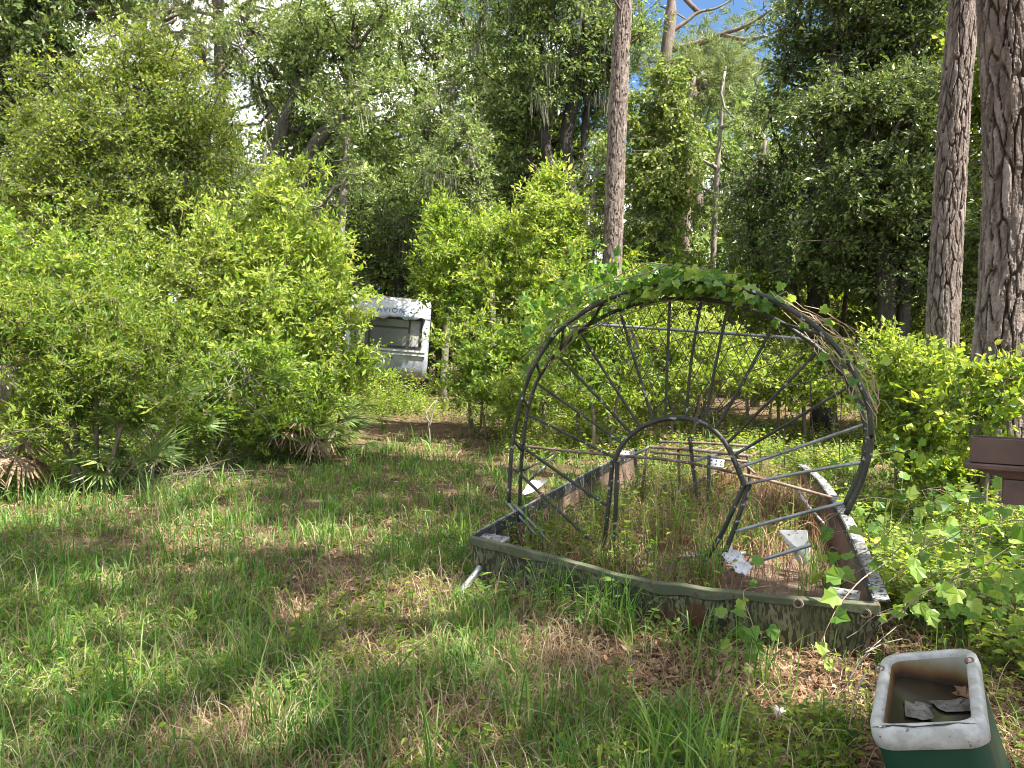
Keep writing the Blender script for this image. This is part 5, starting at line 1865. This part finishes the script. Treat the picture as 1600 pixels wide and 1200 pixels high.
def wedge(n, y0, y1, rng, power=1.0, left=-.78, right=.78):
    """ground points spread evenly over the picture rather than the plan: dense near, sparse far"""
    u = rng.random(n)
    y = 1 / ((1 / y0 ** power) * (1 - u) + (1 / y1 ** power) * u) ** (1 / power)
    x = y * rng.uniform(left, right, n)
    return x, y


def grass_cover(x, y):
    """0..1: how grassy the floor is"""
    n = vnoise(x, y, .55) * .55 + vnoise(x, y, 1.7, 4) * .45
    g = np.clip((n - .30) / .22, .07, 1)
    g = np.maximum(g, .78 * np.clip((y - 4.6) / 1.5, 0, 1))
    px = FPX * x / y + CX
    # leafy litter patch between transom and cooler, sunlit strip in front of the trailer, right-hand weeds
    lit = np.clip((x - .35) / .5, 0, 1) * np.clip((3.95 - y) / .5, 0, 1) * np.where(x > .85, 1, .55)
    g = g * (1 - .86 * lit)
    strip = np.clip((y - 11.0) / .8, 0, 1)
    g = g * (1 - .75 * strip)
    g = g * np.where((px > 1380) & (y < 5), .35, 1)
    # trampled bare strip along the outside of the transom
    tl = np.interp(x, [-.3, .28, .72, 1.19, 1.9], [4.95, 4.62, 4.18, 3.94, 3.7])
    g = g * np.where((x > -.75) & (x < 2.1) & (y > tl - np.where(x < 0, .45, .75)) & (y < tl + .1), .12, 1)
    left = np.clip((y - np.interp(px, [-100, 0, 160, 330, 520, 560], [7.2, 7.6, 7.9, 9.0, 10.4, 14])) / .3, 0, 1)
    g = g * (1 - .85 * left)
    return g


def blades(name, x, y, z, az, lean, L, w, mat, rng, segs=4, label=None):
    n = len(x)
    t = np.linspace(0, 1, segs + 1)
    curl = lean[:, None] * (t[None] ** 1.7)
    ang = curl * 1.35
    ds = L[:, None] / segs
    hx_ = np.concatenate([np.zeros((n, 1)), np.cumsum(np.sin(ang[:, 1:]) * ds, 1)], 1)
    hz_ = np.concatenate([np.zeros((n, 1)), np.cumsum(np.cos(ang[:, 1:]) * ds, 1)], 1)
    ca, sa = np.cos(az)[:, None], np.sin(az)[:, None]
    c = np.stack([x[:, None] + hx_ * ca, y[:, None] + hx_ * sa, z[:, None] + hz_], -1)
    tw = rng.normal(size=n) * .8
    wx = np.stack([-np.sin(az + tw), np.cos(az + tw), rng.normal(size=n) * .25], -1)
    wp = np.interp(t, [0, .25, .7, 1], [.7, 1, .7, .06])
    off = wx[:, None] * (w[:, None] * wp[None])[..., None] * .5
    V = np.stack([c - off, c + off], 2)
    k = (segs + 1) * 2
    i = np.arange(segs) * 2
    f = np.stack([i, i + 1, i + 3, i + 2], -1)
    F = (np.arange(n)[:, None, None] * k + f[None]).reshape(-1, 4)
    o = mesh_np(name, V.reshape(-1, 3), F, mat, None, True)
    o['kind'] = 'stuff'
    if label:
        o['label'] = label[0]
        o['category'] = label[1]
    return o


def tufts(n, y0, y1, per, spread, rng, cover=True, power=.9):
    x, y = wedge(n, y0, y1, rng, power)
    keep = ~near_cooler(x, y)
    if cover:
        keep &= rng.random(n) < grass_cover(x, y)
        keep &= ~in_hull(x, y)
    x, y = x[keep], y[keep]
    m = len(x)
    bx = np.repeat(x, per) + rng.normal(size=m * per) * spread
    by = np.repeat(y, per) + rng.normal(size=m * per) * spread
    size = np.repeat(rng.lognormal(0, .30, m), per)
    return bx, by, size


rg = np.random.default_rng(21)
# green grass
bx, by, sz = tufts(15500, 1.7, 15, 10, .05, rg)
n = len(bx)
L_ = .108 * sz * rg.uniform(.4, 1.45, n) * np.interp(by, [1.7, 3, 8, 14], [.95, 1.1, 1.3, 1.5])
wd = rg.uniform(.0045, .0105, n) * np.interp(by, [2, 6, 14], [1, 1.3, 2.2])
blades('grass', bx, by, gz(bx, by) - .01, rg.uniform(0, 6.283, n), np.abs(rg.normal(.95, .65, n)), L_, wd, M['grass'], rg, 4, ('shaded green grass growing over the clearing floor', 'grass'))
# long arching tufts
hand = [(960, 3.95), (985, 3.9), (870, 4.3), (940, 4.0), (1040, 4.6), (1000, 4.9), (1200, 3.3), (1120, 3.35), (600, 3.0), (420, 2.9), (560, 2.7), (700, 2.5), (330, 4.2), (260, 6.4), (250, 5.2), (480, 3.6),
        (380, 3.4), (200, 3.2), (120, 2.9), (60, 3.6), (50, 7.0), (75, 7.2), (640, 5.0), (720, 6.0), (230, 7.1), (300, 7.0), (1050, 2.6), (900, 2.5), (830, 2.9), (1130, 2.5), (950, 6.3), (1010, 6.6), (1180, 5.4), (1150, 5.2), (500, 5.6), (360, 6.0)]
xx, yy, ss = [], [], []
for px, d in hand:
    p = P(px, 600, d)
    k = 26
    xx += list(p[0] + rg.normal(size=k) * .06)
    yy += list(d + rg.normal(size=k) * .06)
    ss += list(rg.uniform(.55, 1.25, k))
bx, by, ss = np.array(xx), np.array(yy), np.array(ss)
n = len(bx)
blades('tall_grass', bx, by, gz(bx, by) - .01, rg.uniform(0, 6.283, n), np.abs(rg.normal(.8, .45, n)), .40 * ss, rg.uniform(.005, .010, n), M['grass'], rg, 6, ('taller tufts of arching grass blades scattered through the clearing', 'grass'))
# grass growing inside the hull
n0 = 190
s = rg.uniform(-.95, 1.05, n0)
t = rg.uniform(-.35, 3.2, n0)
hx0 = .9 + Un[0] * s + Nn[0] * t
hy0 = 4.9 + Un[1] * s + Nn[1] * t
ok = in_hull(hx0, hy0) & (rg.random(n0) < np.interp(s, [-1, -.5, .2, 1], [.9, 1, .8, .55]))
hx0, hy0 = hx0[ok], hy0[ok]
bx, by = np.repeat(hx0, 12) + rg.normal(size=len(hx0) * 12) * .035, np.repeat(hy0, 12) + rg.normal(size=len(hx0) * 12) * .035
n = len(bx)
blades('hull_grass', bx, by, np.full(n, .05), rg.uniform(0, 6.283, n), np.abs(rg.normal(.5, .4, n)), .27 * rg.uniform(.5, 1.4, n) * np.repeat(rg.lognormal(0, .3, len(hx0)), 12), rg.uniform(.005, .009, n), M['grass'], rg, 5, ('weeds and grass growing up inside the airboat hull', 'grass'))
nn_ = 4600
k = rg.integers(0, len(hx0), nn_)
bx, by = hx0[k] + rg.normal(size=nn_) * .15, hy0[k] + rg.normal(size=nn_) * .15
ok = in_hull(bx, by)
bx, by = bx[ok], by[ok]
n = len(bx)
blades('hull_straw', bx, by, np.full(n, .055), rg.uniform(0, 6.283, n), np.abs(rg.normal(1.5, .6, n)), .22 * rg.uniform(.5, 1.5, n), rg.uniform(.003, .006, n), M['needles_dead'], rg, 4, ('dry brown grass matted on the hull floor', 'dry grass'))
# dry grass
bx, by, sz = tufts(8200, 1.7, 14, 8, .12, rg, False)
ok = ~in_hull(bx, by) & (rg.random(len(bx)) < np.where((bx > .45) & (by < 4.0), .22, 1) * np.where(by > 5, .5, 1))
bx, by, sz = bx[ok], by[ok], sz[ok]
n = len(bx)
blades('dry_grass', bx, by, gz(bx, by) - .004, rg.uniform(0, 6.283, n), np.abs(rg.normal(1.5, .5, n)), .15 * sz * rg.uniform(.5, 1.3, n), rg.uniform(.002, .0045, n) * np.interp(by, [2, 6, 14], [1, 1.5, 2.6]), M['straw'], rg, 4, ('dry straw coloured blades lying among the green grass', 'dry grass'))

# brown dead weeds standing in the bow of the hull
s = np.r_[rg.normal(.05, .16, 40), rg.normal(.55, .14, 30), rg.uniform(-.8, .9, 40)]
t = np.r_[rg.normal(2.5, .18, 40), rg.normal(1.9, .18, 30), rg.uniform(.2, 3.0, 40)]
qx, qy = .9 + Un[0] * s + Nn[0] * t, 4.9 + Un[1] * s + Nn[1] * t
ok = in_hull(qx, qy)
bx, by = np.repeat(qx[ok], 30) + rg.normal(size=ok.sum() * 30) * .07, np.repeat(qy[ok], 30) + rg.normal(size=ok.sum() * 30) * .07
n = len(bx)
blades('dead_weeds', bx, by, np.full(n, .05), rg.uniform(0, 6.283, n), np.abs(rg.normal(.9, .6, n)), .36 * rg.uniform(.4, 1.4, n), rg.uniform(.003, .007, n), M['needles_dead'], rg, 5, ('brown dead weeds standing inside the airboat hull', 'dead weeds'))

# fallen pine needles and leaves
def flat_litter(name, n, tpl, ln, w, mat, y1, label, lift=.012, dens=None, power=1.0, tilt=.25):
    x, y = wedge(n, 1.6, y1, rg, power)
    ok = ~in_hull(x, y) & ~near_cooler(x, y, .85)
    if dens is not None:
        ok &= rg.random(n) < dens(x, y)
    x, y = x[ok], y[ok]
    m = len(x)
    az = rg.uniform(0, 6.283, m)
    ax = np.stack([np.cos(az), np.sin(az), rg.normal(size=m) * tilt * .5], -1)
    nr = rg.normal(size=(m, 3)) * tilt
    nr[:, 2] += 1
    pos = np.stack([x, y, gz(x, y) + rg.uniform(.002, lift, m)], -1)
    far = np.interp(y, [2, 6, 14], [1, 1.3, 2.0])
    V, F = scatter(tpl, pos, ax, nr, ln * rg.uniform(.5, 1.3, m) * far, w * rg.uniform(.7, 1.3, m) * far)
    o = mesh_np(name, V, F, mat)
    o['kind'] = 'stuff'
    o['label'] = label
    o['category'] = 'leaf litter'


flat_litter('pine_straw', 52000, T_LONG, .16, .0028, M['needles_dead'], 17, 'brown fallen pine needles carpeting the ground', .03)
flat_litter('fallen_leaves', 34000, T_LEAF6, .055, .026, M['litter'], 17, 'brown fallen leaves littering the ground', .03,
            lambda x, y: np.clip(.16 + .9 * np.clip((x - .3) / .5, 0, 1) * (y < 4.2) + .5 * (vnoise(x, y, .8, 7) > .55), 0, 1), tilt=.45)


# low broad-leaved weeds
def weeds(name, x, y, per, h, leaf, width, mat, label, tpl=T_LEAF6, z0=None):
    n = len(x)
    hh = h * rg.uniform(.3, 1.2, n)
    f = (np.arange(per) + .7) / per
    z = (gz(x, y) if z0 is None else z0)
    p = np.stack([np.repeat(x, per), np.repeat(y, per), np.repeat(z, per)], -1)
    az = rg.uniform(0, 6.283, n * per)
    r_ = leaf * rg.uniform(.05, .9, n * per)
    ln_ = np.repeat(rg.normal(size=(n, 2)) * .35, per, 0)
    zz_ = (hh[:, None] * f[None]).reshape(-1)
    p[:, 0] += np.cos(az) * r_ * .35 + ln_[:, 0] * zz_
    p[:, 1] += np.sin(az) * r_ * .35 + ln_[:, 1] * zz_
    p[:, 2] += zz_
    ax = np.stack([np.cos(az), np.sin(az), rg.normal(.12, .3, n * per)], -1)
    nr = rg.normal(size=(n * per, 3)) * .4
    nr[:, 2] += 1
    s_ = leaf * rg.uniform(.55, 1.25, n * per)
    V, F = scatter(tpl, p, ax, nr, s_, s_ * width)
    b0 = np.stack([x, y, z], -1)
    tip = b0 + np.stack([ln_[::per, 0] * hh, ln_[::per, 1] * hh, hh], -1)
    o = mesh_np(name, V, F, mat)
    o['kind'] = 'stuff'
    o['label'] = label
    o['category'] = 'weeds'
    V, F = thin_sticks(b0, tip, .0022)
    s_ = mesh_np('weed_stems', V, F, M['bark_bush'])
    s_['kind'] = 'stuff'
    s_['label'] = 'thin stems of the ' + name.replace('_', ' ')
    s_['category'] = 'weeds'


# sunny tangle of vines and weeds right of and behind the boat
x, y = wedge(24000, 3.2, 17, rg, .55, -.02, .85)
px = FPX * x / y + CX
edge = np.interp(px, [760, 900, 1100, 1340, 1420, 1700], [10.2, 9.2, 8.6, 5.6, 4.0, 2.9])
ok = (y > edge + .4 * vnoise(x, y, .7)) & ~in_hull(x, y) & (rg.random(len(x)) < np.clip((vnoise(x, y, .55, 3) - .30) * 3.0, .06, 1))
x, y = x[ok], y[ok]
weeds('sunlit_weeds', x, y, 9, .28, .050, .72, M['ground'], 'knee high tangle of sunlit broad leaved weeds and vines behind the hoop')
# weeds at the foot of the shrubs, behind and left of the clearing
x, y = wedge(15000, 7.0, 19, rg, .5, -.85, .15)
px = FPX * x / y + CX
edge = np.interp(px, [-200, 0, 160, 330, 520, 560, 700, 800, 1000], [7.3, 7.7, 8.0, 9.0, 10.4, 15.5, 15.0, 12.4, 10.5])
ok = (y > edge) & (rg.random(len(x)) < .8)
x, y = x[ok], y[ok]
weeds('shrub_foot_weeds', x, y, 8, .42, .065, .5, M['bush'], 'leafy undergrowth at the foot of the shrubs along the back of the clearing')
# rank weeds in front of the trailer
x = rg.uniform(-4.6, -2.0, 420)
y = rg.uniform(16.6, 18.9, 420)
weeds('trailer_weeds', x, y, 12, .85, .085, .40, M['bush'], 'rank weeds standing in front of the trailer')
# small broad leaves scattered through the grass
x, y = wedge(13000, 1.8, 12, rg, .7)
ok = ~in_hull(x, y) & ~near_cooler(x, y) & (rg.random(len(x)) < np.clip((vnoise(x, y, .6, 11) - .36) * 3.2, .05, 1))
x, y = x[ok], y[ok]
weeds('small_weeds', x, y, 7, .13, .042, .42, M['shrub'], 'small broad leaved weeds scattered through the grass')
k = rg.integers(0, len(hx0), 900)
hx1, hy1 = hx0[k], hy0[k]
x, y = hx0[k] + rg.normal(size=900) * .14, hy0[k] + rg.normal(size=900) * .14
ok = in_hull(x, y) & ~((x > 1.25) & (y < 5.3))
weeds('hull_weeds', x[ok], y[ok], 9, .34, .05, .45, M['shrub'], 'broad leaved weeds growing inside the airboat hull', z0=np.full(ok.sum(), .05))
# a leafy patch hugging the left end of the transom
q = rg.random((70, 2))
x, y = -.25 + q[:, 0] * 1.0, 4.25 + q[:, 1] * .45 - (q[:, 0]) * .35
ok = ~in_hull(x, y)
weeds('transom_weeds', x[ok], y[ok], 10, .24, .06, .36, M['vine'], 'bright leafy weeds against the left part of the transom')

# ------------------------------------------------------------------ light, sky, camera
EL, AZ = math.radians(55), math.radians(120)
to_sun = Vector((math.cos(EL) * math.sin(AZ), math.cos(EL) * math.cos(AZ), math.sin(EL)))
ld = bpy.data.lights.new('sun', 'SUN')
ld.energy = 5.0
ld.angle = math.radians(.53)
ld.color = (1, .94, .84)
lo_ = link(bpy.data.objects.new('sun', ld))
lo_.rotation_euler = to_sun.to_track_quat('Z', 'Y').to_euler()
lo_.location = (8, -6, 20)

w = bpy.data.worlds.new('World')
SC.world = w
w.use_nodes = True
nt = w.node_tree
bg = nt.nodes['Background']
sky = N(nt, 'ShaderNodeTexSky', sky_type='NISHITA')
sky.sun_disc = False
sky.sun_elevation = EL
sky.sun_rotation = AZ
sky.air_density = 1.0
sky.dust_density = .1
sky.ozone_density = 3.0
bg.inputs[1].default_value = .06
# broken cumulus; cover out of view is widened to add warm fill light
tc = N(nt, 'ShaderNodeTexCoord')
mp = N(nt, 'ShaderNodeMapping')
mp.inputs['Scale'].default_value = (1.0, 1.0, 2.6)
mp.inputs['Location'].default_value = (3.25, 1.2, .35)
nt.links.new(tc.outputs['Generated'], mp.inputs[0])
cn = N(nt, 'ShaderNodeTexNoise')
cn.inputs['Scale'].default_value = 2.1
cn.inputs['Detail'].default_value = 7
cn.inputs['Roughness'].default_value = .55
nt.links.new(mp.outputs[0], cn.inputs[0])
cr_ = ramp(nt, [(.47, (0, 0, 0)), (.59, (1, 1, 1))])
nt.links.new(cn.outputs['Fac'], cr_.inputs[0])
mx = N(nt, 'ShaderNodeMix', data_type='RGBA')
nt.links.new(cr_.outputs[0], mx.inputs[0])
hs = N(nt, 'ShaderNodeHueSaturation')
hs.inputs['Saturation'].default_value = 1.1
hs.inputs['Value'].default_value = .95
nt.links.new(sky.outputs[0], hs.inputs['Color'])
nt.links.new(hs.outputs[0], mx.inputs[6])
mx.inputs[7].default_value = (15.5, 15.0, 14.3, 1)
nt.links.new(mx.outputs[2], bg.inputs[0])

cd = bpy.data.cameras.new('camera')
cd.sensor_width = 36
cd.lens = 26
cd.clip_end = 2000
cam = link(bpy.data.objects.new('camera', cd))
cam.location = (0, 0, CAMZ)
cam.rotation_euler = (math.radians(90) - PITCH, 0, 0)
SC.camera = cam

SC.view_settings.view_transform = 'Standard'
SC.view_settings.look = 'None'
SC.view_settings.exposure = 1.95
SC.view_settings.gamma = 1
SC.render.engine = 'CYCLES'
cy = SC.cycles
cy.max_bounces = 7
cy.diffuse_bounces = 4
cy.glossy_bounces = 2
cy.transmission_bounces = 5
cy.sample_clamp_indirect = 6
cy.use_denoising = True
cy.pixel_filter_type = 'BLACKMAN_HARRIS'
cy.filter_width = 1.0
cy.caustics_reflective = False
cy.caustics_refractive = False
